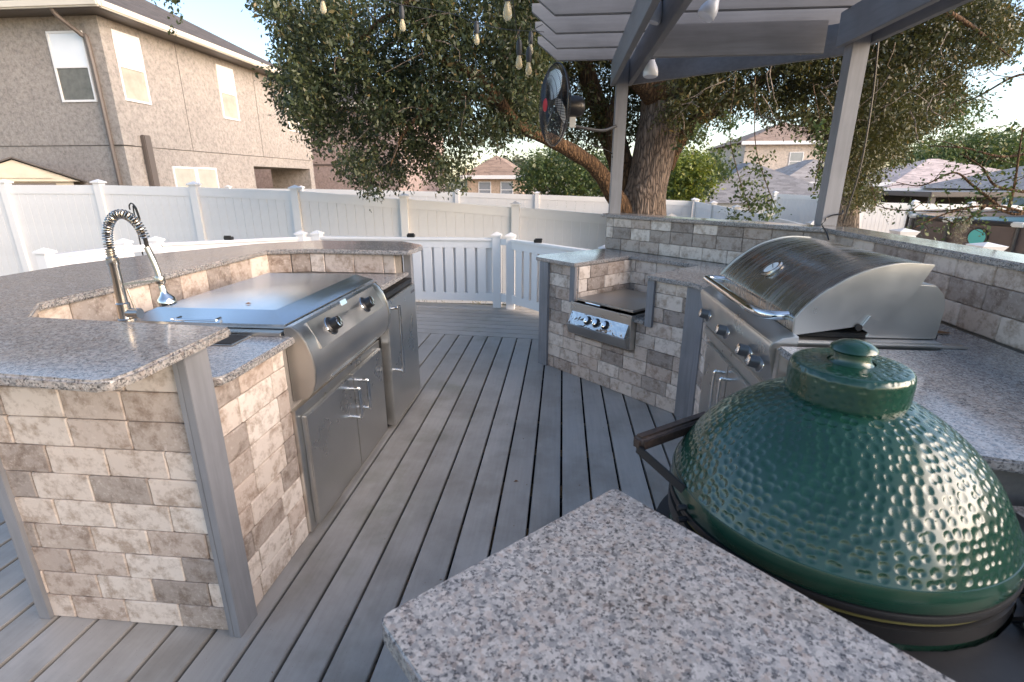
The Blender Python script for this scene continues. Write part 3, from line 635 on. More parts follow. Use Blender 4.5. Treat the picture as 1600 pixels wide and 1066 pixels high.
# ------------------------------------------------------------------ ceramic cooker
EC = Vector((.556, .967, 0)); ER = .301
ek = empty('ceramic_cooker', (EC.x, EC.y, .55), 'large green dimpled ceramic egg-shaped cooker with wooden side handle', 'cooker')
def egg_surface(prof, name, spacing, depth, rad, nth=640, sub=7, dimple=(0, 1), seed=3, mat='egg'):
    P_ = smooth_path([(r, 0, z) for r, z in prof], sub)
    rs = np.array([p.x for p in P_]); zs = np.array([p.z for p in P_]); m = len(rs)
    th = np.linspace(0, 2*np.pi, nth, endpoint=False)
    dr = np.gradient(rs); dz = np.gradient(zs); ln = np.hypot(dr, dz)+1e-9; nr = -dz/ln*-1; nzz = -dr/ln
    nr, nzz = dz/ln, -dr/ln
    X = rs[:,None]*np.cos(th)[None]; Y = rs[:,None]*np.sin(th)[None]; Z = np.repeat(zs[:,None], nth, 1)
    disp = np.zeros_like(X); rng = np.random.RandomState(seed)
    s = np.concatenate([[0], np.cumsum(np.hypot(np.diff(rs), np.diff(zs)))])
    t = spacing*.6; k = 0; ph = 0
    while t < s[-1]-spacing*.4:
        fr_ = t/s[-1]
        if dimple[0] <= fr_ <= dimple[1]:
            r_ = np.interp(t, s, rs); z_ = np.interp(t, s, zs); n = max(3, int(round(2*np.pi*r_/spacing)))
            lo = np.searchsorted(s, t-rad*1.3); hi = np.searchsorted(s, t+rad*1.3)
            for j in range(n):
                a = 2*np.pi*(j+.5*(k % 2))/n+ph+rng.uniform(-.34, .34)*spacing/r_; zj = z_+rng.uniform(-.0042, .0042)
                cx, cy = r_*np.cos(a), r_*np.sin(a); w_ = int(rad*1.5/r_/(2*np.pi)*nth)+2; c0 = int(a/(2*np.pi)*nth); idx = np.arange(c0-w_, c0+w_+1) % nth
                sl = np.ix_(np.arange(lo, min(hi, m)), idx)
                dd = np.sqrt((X[sl]-cx)**2+(Y[sl]-cy)**2+(Z[sl]-zj)**2); rj = rad*rng.uniform(.78, 1.22)
                q = np.clip(1-(dd/rj)**2, 0, None); disp[sl] = np.minimum(disp[sl], -depth*q**.8)
        t += spacing*.87; k += 1; ph = rng.uniform(0, 6)
    X = X+(nr[:,None]*disp)*np.cos(th)[None]; Y = Y+(nr[:,None]*disp)*np.sin(th)[None]; Z = Z+nzz[:,None]*disp
    co = np.stack([X, Y, Z], -1).reshape(-1, 3); z0 = co[:,2].min()
    i = np.arange(m-1)[:,None]*nth; j = np.arange(nth)[None]; jn = (np.arange(nth)+1) % nth
    F = np.stack([i+j, i+jn[None], i+nth+jn[None], i+nth+j], -1).reshape(-1, 4)
    me = bpy.data.meshes.new(name); co[:,2] -= z0
    me.vertices.add(len(co)); me.vertices.foreach_set('co', co.ravel()); me.loops.add(F.size); me.loops.foreach_set('vertex_index', F.ravel().astype(np.int32))
    me.polygons.add(len(F)); me.polygons.foreach_set('loop_start', np.arange(0, F.size, 4, dtype=np.int32)); me.update(calc_edges=True)
    me.materials.append(M[mat]); me.polygons.foreach_set('use_smooth', [True]*len(F))
    return place(name, me, (EC.x, EC.y, z0), ek)
egg_surface([(.297, .912), (.283, .941), (.259, .984), (.229, 1.022), (.193, 1.055), (.151, 1.084), (.113, 1.102), (.088, 1.110)], 'lid', .0195, .0017, .0080, 840, 26)
MB().lathe([(.290, .868), (.301, .872), (.3035, .880), (.3025, .900), (.2985, .912), (.293, .914)], EC, 160).build('lid_rim', 'egg', ek, smooth=True)
MB().lathe([(.290, .855), (.3045, .858), (.306, .866), (.304, .871), (.29, .871)], EC, 128).build('steel_band', 'blackmetal', ek, smooth=True)
MB().lathe([(.285, .846), (.2975, .847), (.2975, .855), (.285, .856)], EC, 128).build('gasket', 'felt', ek, smooth=True)
MB().lathe([(.285, .812), (.3035, .815), (.3035, .842), (.285, .845)], EC, 128).build('base_band', 'blackmetal', ek, smooth=True)
egg_surface([(.16, .42), (.22, .48), (.265, .58), (.288, .68), (.296, .76), (.295, .812)], 'base', .0215, .0022, .009, 400, 12)
egg_surface([(.094, 1.098), (.102, 1.105), (.1035, 1.128), (.1035, 1.152), (.101, 1.164), (.094, 1.170), (.070, 1.172), (.040, 1.173)], 'rain_cap', .0175, .0009, .0056, 300, 10)
MB().lathe([(.040, 1.170), (.034, 1.174), (.031, 1.180), (.031, 1.192), (.036, 1.194), (.040, 1.198), (.038, 1.203), (.026, 1.211), (.012, 1.215), (.002, 1.216)], EC, 48).build('cap_knob', 'egg', ek, smooth=True)
ha, hb = Vector((.178, 1.026, .945)), Vector((.372, 1.172, .945)); hd = (hb-ha).normalized()
hw = MB().beam(ha, hb, .034, .036).build('handle', 'handlewood', ek, bevel=.009, seg=3)
for p, q in ((ha+hd*.004, Vector((.262, .915, .905))), (hb-hd*.01, Vector((.36, 1.20, .885)))):
    MB().beam(p+Vector((0,0,-.012)), q, .005, .022).build('handle_bracket', 'blackmetal', ek, bevel=.001)
for z, a in ((.885, 195), (.862, 196), (.828, 200)):
    p = EC+Vector((math.cos(R(a))*.306, math.sin(R(a))*.306, z)); MB().tube([p, p+Vector((math.cos(R(a))*.018, math.sin(R(a))*.018, 0))], .006, 8).build('bolt', 'blackmetal', ek, smooth=True)
hg = MB()
for a in (-32, -48):
    d_ = Vector((math.cos(R(a)), math.sin(R(a)), 0))
    hg.beam(EC+d_*.31+Vector((0,0,.80)), EC+d_*.39+Vector((0,0,.87)), .02, .018); hg.beam(EC+d_*.31+Vector((0,0,.86)), EC+d_*.37+Vector((0,0,.80)), .015, .015)
hg.build('hinge', 'blackmetal', ek, bevel=.003)
for a in (-30, -40, -50):
    d_ = Vector((math.cos(R(a)), math.sin(R(a)), 0)); sp_ = []
    for i in range(90):
        t = i/90; sp_.append(EC+d_*(.335+.014*math.cos(t*50))+Vector((-d_.y, d_.x, 0))*.014*math.sin(t*50)+Vector((0, 0, .76+.10*t)))
    MB().tube(sp_, .0025, 5).build('spring', 'steel_dull', ek, smooth=True)
ns = empty('cooker_stand', (EC.x, EC.y, 0), 'black metal stand holding the green cooker low between the counters', 'stand')
MB().lathe([(.24, .40), (.31, .40), (.31, .43), (.24, .43)], EC, 64).build('ring', 'blackmetal', ns, smooth=True)
MB().lathe([(.305, .70), (.33, .70), (.33, .73), (.305, .73)], EC, 64).build('ring', 'blackmetal', ns, smooth=True)
MB().prism([(EC.x+.308*math.cos(R(a)), EC.y+.308*math.sin(R(a))) for a in range(20, -101, -10)]+[(EC.x+.46*math.cos(R(a)), EC.y+.46*math.sin(R(a))) for a in range(-100, 21, 10)], .795, .808).build('collar', 'blackmetal', ns)  # black sheet added to stand in for darkness below the cooker rim
for a in (20, 110, 200, 290):
    d_ = Vector((math.cos(R(a)), math.sin(R(a)), 0)); MB().beam(EC+d_*.32+Vector((0,0,.02)), EC+d_*.32+Vector((0,0,.73)), .03, .03, up=(d_.x, d_.y, 0)).build('leg', 'blackmetal', ns, bevel=.003)
sb2 = MB().prism([(.70, .40), (.89, .2), (1.3, .2), (.89, 1.05), (.80, 1.0)], .30, .34); sb2.build('shelf', 'blackmetal', ns)
# ------------------------------------------------------------------ pergola
pg = empty('pergola', (1.1, 4.2, 1.22), 'grey painted wooden pergola standing on the granite wall cap', 'pergola')
pz = 2.485
MB().box((.425, 4.80, 1.2205), (.525, 4.90, pz)).build('post', 'trim', pg, bevel=.003)
MB().box((1.70, 3.60, 1.2205), (1.80, 3.70, pz)).build('post', 'trim', pg, bevel=.003)
def bm_y(x0, x1, y0, y1, z0, z1):
    m_ = MB().box((x0, y0, z0), (x1, y1, z1)).build('beam', 'beam_y', pg, bevel=.003); return m_
M['beam_y'] = paintwood('grey_painted_beam_long', (.185, .188, .20), (1, .08, 1))
for x0, x1, y1 in ((.383, .422, 4.93), (.528, .567, 4.93), (1.655, 1.697, 3.72), (1.803, 1.845, 3.75)): bm_y(x0, x1, -.6, y1, 2.29, pz-.003)
def rafter(y, x0=-.08, x1=2.15):
    zt = pz+.185; pf = [(x0, pz), (x1, pz), (x1+.17, zt-.05), (x1+.17, zt), (x0-.17, zt), (x0-.17, zt-.05)]
    MB().extrude([(x, y, z) for x, z in pf], (0, y, 0), (0, y+.04, 0)).build('rafter', 'beam', pg, bevel=.003)
for y in (4.86, 4.44, 4.02, 3.61, 3.19, 2.77, 2.35): rafter(y)
MB().box((.569, 3.86, 2.29), (1.653, 3.90, pz-.004)).build('joist', 'beam', pg, bevel=.003)
MB().beam((.50, 4.93, 2.387), (1.90, 3.871, 2.387), .04, .19).build('header', 'beam', pg, bevel=.003)
def flood(p, d, label):
    f = empty('flood_lamp', p, label, 'flood lamp', 'flood lamps under the pergola'); d = Vector(d).normalized()
    MB().lathe([(.022, -.03), (.024, 0), (.024, .045), (.02, .05)], p, 20, d).build('socket', 'knob', f, smooth=True)
    MB().lathe([(.018, .045), (.024, .06), (.045, .10), (.052, .125), (.052, .15), (.046, .158), (.002, .160)], p, 28, d).build('bulb', 'flood', f, smooth=True)
flood(Vector(at(1020, 82, 4.0)), (-.05, -.1, -1), 'white flood lamp hanging beside the left post beam, unlit')
flood(Vector(at(1036, -14, 3.3)), (-.35, .05, -1), 'white flood lamp at the top edge, between the twin beams')
flood(Vector(at(1128, -16, 3.3)), (-.6, -.1, -1), 'white flood lamp at the top edge, right of the twin beams')
# fan
fc = Vector(at(866, 165, 4.4)); fax = Vector((-.93, -.36, 0)).normalized()
fn = empty('wall_fan', fc, 'black wall fan with wire guard mounted on the pergola post', 'fan')
fs = fax.cross(Vector((0,0,1))).normalized(); fr_ = .30
gm = MB()
for sgn, dep_ in ((1, .075), (-1, .075)):
    for r_ in (.06, .11, .16, .21, .26):
        z_ = dep_*sgn*math.sqrt(max(0, 1-(r_/fr_)**2)); gm.tube([fc+fax*z_+(fs*math.cos(t)+Vector((0,0,1))*math.sin(t))*r_ for t in np.linspace(0, 2*math.pi, 33)], .0022, 4, False)
    for k in range(90):
        t = 2*math.pi*k/90; u__ = fs*math.cos(t)+Vector((0,0,1))*math.sin(t)
        gm.tube([fc+fax*dep_*sgn*math.sqrt(max(0, 1-(q/fr_)**2))+u__*q for q in (.04, .12, .2, .25, .285, fr_)], .002, 4, False)
gm.tube([fc+(fs*math.cos(t)+Vector((0,0,1))*math.sin(t))*fr_ for t in np.linspace(0, 2*math.pi, 49)], .006, 6, False)
gm.build('guard', 'black', fn, smooth=True)
MB().lathe([(.045, .07), (.05, .075), (.045, .08), (.002, .082)], fc, 24, fax).build('guard_badge', 'red', fn, smooth=True)
for k in range(3):
    t = R(80+120*k); u__ = fs*math.cos(t)+Vector((0,0,1))*math.sin(t); w__ = fax.cross(u__); vs = []
    for q, hw_, tw in ((.05, .03, .5), (.12, .085, .45), (.19, .10, .4), (.235, .085, .33), (.262, .04, .28)):
        dd = (w__*math.cos(tw)+fax*math.sin(tw)); vs += [fc+u__*q-dd*hw_, fc+u__*q+dd*hw_]
    n = len(vs)//2; vs2 = vs+[p+fax*.003 for p in vs]; fcs = []
    for i in range(n-1): fcs += [(2*i, 2*i+1, 2*i+3, 2*i+2), (2*n+2*i, 2*n+2*i+2, 2*n+2*i+3, 2*n+2*i+1), (2*i, 2*i+2, 2*n+2*i+2, 2*n+2*i), (2*i+1, 2*n+2*i+1, 2*n+2*i+3, 2*i+3)]
    fcs += [(0, 2*n, 2*n+1, 1), (2*n-2, 2*n-1, 4*n-1, 4*n-2)]
    MB().add(vs2, fcs).build('blade', 'blade', fn, smooth=True)
MB().lathe([(.04, -.02), (.05, -.05), (.05, -.09), (.075, -.095), (.08, -.12), (.08, -.20), (.07, -.23), (.05, -.245)], fc, 28, fax).build('motor', 'black', fn, smooth=True)
mo = fc-fax*.16
MB().beam(mo+Vector((0,0,-.08)), mo+Vector((0,0,-.16)), .03, .05, up=(1,0,0)).build('yoke', 'whiteplastic', fn, bevel=.003)
MB().tube(smooth_path([mo+Vector((.02,.0,-.15)), Vector((.30, 4.62, mo.z-.17)), Vector((.44, 4.80, mo.z-.12))], 5), .013, 8).build('bracket', 'blackmetal', fn, smooth=True)
MB().tube(smooth_path([mo+Vector((0,0,-.1)), mo+Vector((.03,.05,-.22)), Vector((.40, 4.82, 1.75)), Vector((.424, 4.79, 1.70))], 6), .004, 6).build('power_cord', 'black', fn, smooth=True)
# string lights
sl = empty('string_lights', at(793, 10, 2.8), 'string of clear edison bulbs on a thin cord from tree to pergola', 'string lights')
cordpts = [at(430, -70, 4.0), at(505, -12, 4.2), at(600, 0, 4.2), at(629, 8, 4.3), at(700, 20, 4.3), at(745, 36, 4.1), at(790, 46, 3.9), at(850, 50, 3.9)]
MB().tube(smooth_path(cordpts, 6), .0022, 6).build('cord', 'socket', sl, smooth=True)
cordp2 = [at(700, -60, 2.6), at(793, -20, 2.8), at(811, 70, 3.6), at(828, 48, 4.0), at(850, 40, 3.9)]
MB().tube(smooth_path(cordp2[:2]+[at(802, 10, 3.2), at(812, 74, 3.6), at(822, 84, 3.8), at(832, 50, 3.9), at(848, 38, 3.9)], 6), .0022, 6).build('cord', 'socket', sl, smooth=True)
for (u, v, d, s) in ((505, 12, 4.2, .8), (629, 40, 4.3, 1), (745, 62, 4.6, 1), (793, 18, 2.8, 1), (811, 98, 3.6, 1), (826, 108, 3.8, 1), (829, 78, 4.6, 1)):
    c = Vector(at(u, v, d)); b = MB().lathe([(.011, .040), (.014, .028), (.019, .010), (.0225, -.010), (.020, -.026), (.012, -.036), (.002, -.040)], c, 20).build('bulb', 'bulbglass', sl, smooth=True)
    MB().lathe([(.006, .13), (.014, .125), (.019, .10), (.019, .055), (.014, .040)], c, 14).build('socket', 'socket', b, smooth=True)
    MB().tube([c+Vector((0,0,.03)), c+Vector((.006,0,0)), c+Vector((-.006,0,-.02))], .0015, 5).build('filament', 'nickel', b)
    MB().tube([c+Vector((0,0,.13)), c+Vector((0,0,.19))], .0025, 5).build('drop_wire', 'socket', b)
# cable on the cap
cb = MB().tube(smooth_path([Vector((1.62, 3.30, 1.16)), Vector((1.625, 3.36, 1.205)), Vector((1.66, 3.50, 1.235)), Vector((1.70, 3.555, 1.25)), Vector((1.72, 3.585, 1.27)), Vector((1.76, 3.59, 1.29)), Vector((1.812, 3.585, 1.30)), Vector((1.83, 3.62, 1.32))], 6), .0045, 6).build('cable', 'black'); tag(cb, 'black cable looped round the foot of the right pergola post', 'cable')
cb2 = MB().tube(smooth_path([Vector((1.84, 3.60, 2.30)), Vector((1.90, 3.66, 2.0)), Vector((1.93, 3.70, 1.6)), Vector((1.90, 3.72, 1.23))], 6), .006, 6).build('hanging_wire', 'black'); tag(cb2, 'thin black wire hanging down beside the right pergola post', 'wire')
# ------------------------------------------------------------------ fences
def privacy_fence(pts, label, ground_z=-.6, boards=11, cat='fence', posts=True, group=None):
    p0 = Vector(pts[0]); f = empty('privacy_fence', (p0.x, p0.y, ground_z), label, cat, group)
    for i, p in enumerate(pts):
        p = Vector(p); s_ = .064
        po = MB().box((p.x-s_, p.y-s_, ground_z), (p.x+s_, p.y+s_, p.z-.035)).build('post', 'vinyl', f, bevel=.004)
        c = MB(); a, b = .085, .03
        c.box((p.x-a, p.y-a, p.z-.035), (p.x+a, p.y+a, p.z-.012)); c.add([(p.x-a,p.y-a,p.z-.0119),(p.x+a,p.y-a,p.z-.0119),(p.x+a,p.y+a,p.z-.0119),(p.x-a,p.y+a,p.z-.0119),(p.x,p.y,p.z+.03)], [(0,1,4),(1,2,4),(2,3,4),(3,0,4)])
        c.build('post_cap', 'vinyl', po)
        if i == len(pts)-1: break
        q = Vector(pts[i+1]); d = Vector((q.x-p.x, q.y-p.y, 0)); L_ = d.length; d.normalize(); n_ = Vector((d.y, -d.x, 0))
        za, zb = p.z-.075, q.z-.075
        a_ = p+d*.066; b_ = q-d*.066
        MB().beam((a_.x, a_.y, za-.07), (b_.x, b_.y, zb-.07), .045, .15).build('top_rail', 'vinyl', f, bevel=.003)
        MB().beam((a_.x, a_.y, ground_z+.14), (b_.x, b_.y, ground_z+.14), .045, .15).build('bottom_rail', 'vinyl', f, bevel=.003)
        W_ = (L_-.132)/boards; shared = None
        for k in range(boards):
            t0 = .066+W_*k+.0018; t1 = t0+W_-.0036; zt = lambda t: (za-.14)+(zb-za)*t/L_
            A, B = p+d*t0, p+d*t1; o_ = n_*.012
            vs = [(A+o_).to_tuple()[:2]+(ground_z+.21,), (B+o_).to_tuple()[:2]+(ground_z+.21,), (B-o_).to_tuple()[:2]+(ground_z+.21,), (A-o_).to_tuple()[:2]+(ground_z+.21,),
                  (A+o_).to_tuple()[:2]+(zt(t0),), (B+o_).to_tuple()[:2]+(zt(t1),), (B-o_).to_tuple()[:2]+(zt(t1),), (A-o_).to_tuple()[:2]+(zt(t0),)]
            MB().add(vs, [(0,3,2,1),(4,5,6,7),(0,1,5,4),(1,2,6,5),(2,3,7,6),(3,0,4,7)]).build('board', 'vinyl_old', f, bevel=.0025, seg=1)
    return f
privacy_fence([(-11.71, 8.52, 1.52), (-9.88, 8.53, 1.51), (-8.07, 8.53, 1.51), (-6.30, 8.53, 1.475), (-4.50, 8.54, 1.415), (-2.63, 8.56, 1.29), (-.77, 8.59, 1.165), (.95, 8.61, 1.045), (1.75, 8.62, .98)],
              'tall white vinyl privacy fence directly behind the deck railing, on the left')
privacy_fence([(-13.0, 15.9, 1.36), (-10.6, 15.9, 1.36), (-8.2, 15.95, 1.35), (-5.8, 16.1, 1.31), (-3.3, 16.3, 1.25), (-.8, 16.4, 1.18), (1.6, 16.45, 1.10), (4.0, 16.5, 1.0)],
              'white vinyl fence farther back, seen above the near fence behind the tree', boards=8)
privacy_fence([(4.02, 16.3, .99), (4.0, 14.4, .98), (4.0, 12.5, .96), (4.0, 10.6, .93), (4.0, 8.7, .88), (4.0, 6.8, .80), (4.0, 4.9, .74)], 'white vinyl fence running toward the deck, right of the oak trunk', boards=8)
f3 = [at(1212, 300, 19), at(1290, 303, 18), at(1345, 312, 15.5), at(1430, 314, 15.3), at(1520, 316, 15.2), at(1610, 317, 15.1), at(1700, 318, 15.0)]
privacy_fence(f3, 'tall white vinyl fence standing behind the round pool', boards=12)
# deck railing (shadow-box pickets)
rl = empty('deck_railing', (-.77, 6.13, 0), 'low white vinyl shadow-box railing around the far edge of the deck', 'railing')
def rail_post(x, y, top, s_=.05):
    po = MB().box((x-s_, y-s_, 0), (x+s_, y+s_, top-.03)).build('post', 'vinyl', rl, bevel=.004)
    c = MB(); a = s_+.012; c.box((x-a, y-a, top-.03), (x+a, y+a, top-.012)); c.add([(x-a,y-a,top-.0119),(x+a,y-a,top-.0119),(x+a,y+a,top-.0119),(x-a,y+a,top-.0119),(x,y,top+.022)], [(0,1,4),(1,2,4),(2,3,4),(3,0,4)]); c.build('post_cap', 'vinyl', po)
def rail_sec(a, b, n):
    a = Vector((*a, 0)); b = Vector((*b, 0)); d = (b-a); L_ = d.length; d.normalize(); nn = Vector((d.y, -d.x, 0))
    Z = Vector((0,0,1)); e0 = a+d*.05; e1 = b-d*.05
    MB().beam(e0+Z*.835, e1+Z*.835, .09, .03).build('cap_rail', 'vinyl', rl, bevel=.004)
    MB().beam(e0+Z*.775, e1+Z*.775, .05, .085).build('top_rail', 'vinyl', rl, bevel=.003)
    MB().beam(e0+Z*.13, e1+Z*.13, .05, .10).build('bottom_rail', 'vinyl', rl, bevel=.003)
    pt = (L_-.1)/n
    for k in range(n+1):
        for off, sd_ in ((0, .016), (.5, -.024)):
            t = .05+pt*(k+off)
            if t < .06 or t > L_-.06: continue
            c = a+d*t+nn*sd_; MB().beam(c+Z*.18, c+Z*.732, .104, .016, up=nn).build('picket', 'vinyl', rl, bevel=.002, seg=1)
V = [(-4.72, 4.25), (-4.62, 5.02), (-4.45, 5.26), (-3.20, 6.08), (-3.02, 6.14), (-.775, 6.135), (-.60, 6.06), (.42, 4.98)]
for (x, y), t in zip(V, (.90, .905, .905, .905, .905, .905, .905, .9)): rail_post(x, y, t)
rail_sec(V[0], V[1], 5); rail_sec(V[2], V[3], 11); rail_sec(V[4], V[5], 16); rail_sec(V[6], V[7], 10)
for a, b in ((V[1], V[2]), (V[3], V[4]), (V[5], V[6])):
    for z_, h_ in ((.81, .07), (.13, .10)): MB().beam((a[0], a[1], z_), (b[0], b[1], z_), .04, h_).build('link_rail', 'vinyl', rl, bevel=.002)
for (p, lb) in ((Vector((-3.86, 5.65, .852)), 'small black solar lamp on the left railing, between fridge and faucet'), (Vector((-.26, 5.70, .852)), 'small black solar lamp on the railing beside the right brick counter'), (Vector((-1.83, 6.14, .852)), 'small black solar lamp on the railing behind the far end of the bar')):
    o = MB(); o.box((p.x-.045, p.y-.03, p.z), (p.x+.045, p.y+.03, p.z+.035)); o.box((p.x-.03, p.y-.045, p.z+.03), (p.x+.05, p.y-.02, p.z+.05)); o = o.build('rail_lamp', 'black', bevel=.004); tag(o, lb, 'lamp', 'small black lamps on the railing')
# railing posts outside the right wall
rr_ = empty('side_railing', (2.25, 3.2, 0), 'white railing post caps just showing over the right granite wall cap', 'railing')
for y, t in ((3.64, 1.185), (2.95, 1.172), (2.50, 1.165)):
    x = 2.25; s_ = .05; po = MB().box((x-s_, y-s_, -.6), (x+s_, y+s_, t-.02)).build('post', 'vinyl', rr_, bevel=.004)
    c = MB(); a = .062; c.add([(x-s_,y-s_,t-.0195),(x+s_,y-s_,t-.0195),(x+s_,y+s_,t-.0195),(x-s_,y+s_,t-.0195),(x-a,y-a,t+.005),(x+a,y-a,t+.005),(x+a,y+a,t+.005),(x-a,y+a,t+.005),(x,y,t+.022)], [(3,2,1,0),(0,1,5,4),(1,2,6,5),(2,3,7,6),(3,0,4,7),(4,5,8),(5,6,8),(6,7,8),(7,4,8)]); c.build('post_cap', 'vinyl', po)
# ------------------------------------------------------------------ houses
def window(parent, c, wdt, hgt, nrm_, upper='glass_sky', lower='screen', frame='vinyl', split=.5, sill=False):
    """c = bottom centre on the wall plane, nrm_ = outward normal"""
    n_ = Vector(nrm_).normalized(); a = Vector((0,0,1)).cross(n_).normalized(); Z = Vector((0,0,1)); c = Vector(c)
    def bx(s0, s1, z0, z1, o0, o1):
        vs = [c+a*s0+Z*z0+n_*o0, c+a*s1+Z*z0+n_*o0, c+a*s1+Z*z0+n_*o1, c+a*s0+Z*z0+n_*o1, c+a*s0+Z*z1+n_*o0, c+a*s1+Z*z1+n_*o0, c+a*s1+Z*z1+n_*o1, c+a*s0+Z*z1+n_*o1]
        return vs, [(0,3,2,1),(4,5,6,7),(0,1,5,4),(1,2,6,5),(2,3,7,6),(3,0,4,7)]
    f = MB(); h = wdt/2; t = .05
    f.add(*bx(-h, -h+t, 0, hgt, -.03, .035)); f.add(*bx(h-t, h, 0, hgt, -.03, .035)); f.add(*bx(-h+t, h-t, 0, t, -.03, .034)); f.add(*bx(-h+t, h-t, hgt-t, hgt, -.03, .034)); f.add(*bx(-h+t, h-t, hgt*split-.02, hgt*split+.02, -.02, .03))
    w_ = f.build('window', frame, parent)
    MB().add(*bx(-h+t, h-t, t, hgt*split-.02, -.02, .008)).build('pane', lower, w_); MB().add(*bx(-h+t, h-t, hgt*split+.02, hgt-t, -.02, .016)).build('pane', upper, w_)
    return w_
hs = empty('two_storey_house', (-11.6, 13.3, -.6), 'large two-storey taupe stucco house with gutters, left beyond the fence', 'house')
HX, HY, HT, HE = -11.6, 13.3, 5.42, 24.0
w_ = MB(); 
w_.box((-30, HY, 2.42), (HX, HE, HT)); w_.box((-30, HY+.02, -.6), (HX-.02, 19.15, 2.405))
w_.box((-30, 19.15, 2.05), (HX-.02, HE-.02, 2.405)); w_.box((-13.5, HE-.40, -.6), (HX-.02, HE-.02, 2.05)); w_.build('wall', 'stucco', hs)
MB().box((HX-.35, HY-.03, 2.43), (HX+.03, HY+.35, HT-.02)).build('corner_band', 'stucco', hs)
MB().box((-29.9, 19.17, -.6), (-15.5, HE-.4, 2.04)).build('porch_inner_wall', 'stucco_pink', hs)
# eaves, gutters, roof
ov = .55; z = HT
sf = MB(); sf.box((-30.5, HY-ov, z), (HX+ov, HE+ov, z+.05)); sf.build('soffit', 'brown', hs)
for a, b in (((-30.6, HY-ov-.12, z+.0), (HX+ov+.12, HY-ov, z+.17)), ((HX+ov, HY-ov-.0, z+.0), (HX+ov+.12, HE+ov, z+.17))):
    MB().box(a, b).build('gutter', 'gutter', hs, bevel=.03)
e = z+.12; rx0, rx1, ry0, ry1 = -30.5, HX+ov, HY-ov, HE+ov; hh = 5.9; rise = 3.1
MB().add([(rx0,ry0,e),(rx1,ry0,e),(rx1,ry1,e),(rx0,ry1,e),(rx0+hh,ry0+hh,e+rise),(rx1-hh,ry0+hh,e+rise)], [(3,2,1,0),(0,1,5,4),(1,2,5),(2,3,4,5),(3,0,4)]).build('roof', 'roof_dark', hs)
MB().tube(smooth_path([(HX-.62, HY-ov-.02, z+.02), (HX-.58, HY-ov+.1, z-.15), (HX-.40, HY-.12, z-.45), (HX-.30, HY-.08, z-.7), (HX-.28, HY-.08, 2.4), (HX-.28, HY-.08, -.5)], 4), .055, 8).build('downspout', 'brown', hs, smooth=True)
MB().box((HX+.001, 13.9, -.6), (HX+.13, 14.15, 2.72)).build('pilaster', 'brown', hs, bevel=.02)
window(hs, (-12.55, HY, 3.47), .98, 1.62, (0,-1,0), 'glass_sky', 'screen')
for y, zb in ((14.09, 3.55), (18.2, 3.56), (22.55, 3.55)): window(hs, (HX, y, zb), .9, 1.66, (1,0,0), 'glass_sky', 'blind_lower')
for y in (15.4, 16.42): window(hs, (HX-.02, y, .45), .98, 1.48, (1,0,0), 'blind', 'blind')
MB().tube([(HX+.004, 15.95, 2.42), (HX+.004, 15.95, 5.4)], .008, 6).build('control_joint', 'brown', hs); MB().tube([(HX+.004, 19.9, 2.42), (HX+.004, 19.9, 5.4)], .008, 6).build('control_joint', 'brown', hs)
h2 = empty('neighbour_house', (-10, 30, -.6), 'pinkish stucco two-storey house glimpsed behind the hanging oak foliage', 'house')
MB().box((-18, 28.5, -.6), (-9.0, 40, 5.3)).build('wall', 'stucco_pink', h2); MB().box((-18.1, 28.45, 2.35), (-8.95, 40.1, 2.42)).build('band', 'brown', h2)
MB().add([(-18.6,27.9,5.3),(-8.4,27.9,5.3),(-8.4,40.6,5.3),(-18.6,40.6,5.3),(-13.5,33,8.0),(-13.5,35.5,8.0)], [(3,2,1,0),(0,1,4),(1,2,5,4),(2,3,5),(3,0,4,5)]).build('roof', 'roof_dark', h2)
MB().box((-18.7, 27.8, 5.22), (-8.3, 27.9, 5.4)).build('gutter', 'gutter', h2)
def simple_house(name, label, a, b, ztop, roofm, wallm, rise, ov=.4, wins=(), ridge='x'):
    h = empty(name, ((a[0]+b[0])/2, a[1], -.6), label, 'house')
    MB().box((a[0], a[1], -.6), (b[0], b[1], ztop)).build('wall', wallm, h)
    x0, y0, x1, y1 = a[0]-ov, a[1]-ov, b[0]+ov, b[1]+ov; m = min(x1-x0, y1-y0)/2*.98; z_ = ztop+.06
    if x1-x0 > y1-y0: rp = [(x0+m, (y0+y1)/2, z_+rise), (x1-m, (y0+y1)/2, z_+rise)]; fs_ = [(3,2,1,0),(0,1,5,4),(1,2,5),(2,3,4,5),(3,0,4)]
    else: rp = [((x0+x1)/2, y0+m, z_+rise), ((x0+x1)/2, y1-m, z_+rise)]; fs_ = [(3,2,1,0),(0,1,4),(1,2,5,4),(2,3,5),(3,0,4,5)]
    MB().add([(x0,y0,z_),(x1,y0,z_),(x1,y1,z_),(x0,y1,z_)]+rp, fs_).build('roof', roofm, h)
    MB().box((x0, y0-.05, ztop-.10), (x1, y0, ztop+.12)).build('fascia', 'vinyl', h)
    for (x, zb, ww, hh_) in wins: window(h, (x, a[1], zb), ww, hh_, (0,-1,0), 'glass', 'glass')
    return h
simple_house('peach_house', 'peach stucco single-storey house with brown roof above the back fence, left of the white patio', (-6.0, 33), (-2.7, 42), 1.75, 'roof_tan', 'stucco_peach', 1.3, wins=((-4.9, .5, .8, 1.0), (-3.5, .5, .8, 1.0)))
simple_house('white_patio_room', 'low white building with a row of dark windows beyond the back fence', (-2.4, 40), (3.2, 46), 1.30, 'roof_grey', 'vinyl', .25, wins=tuple((-1.6+.95*i, .62, .75, .5) for i in range(5)))
simple_house('beige_house', 'beige two-storey house with brown hip roof, right of the oak trunk', (12.2, 38), (19.5, 47), 3.95, 'roof_tan', 'stucco_beige', 1.6, wins=((15.6, 2.2, .9, 1.2),))
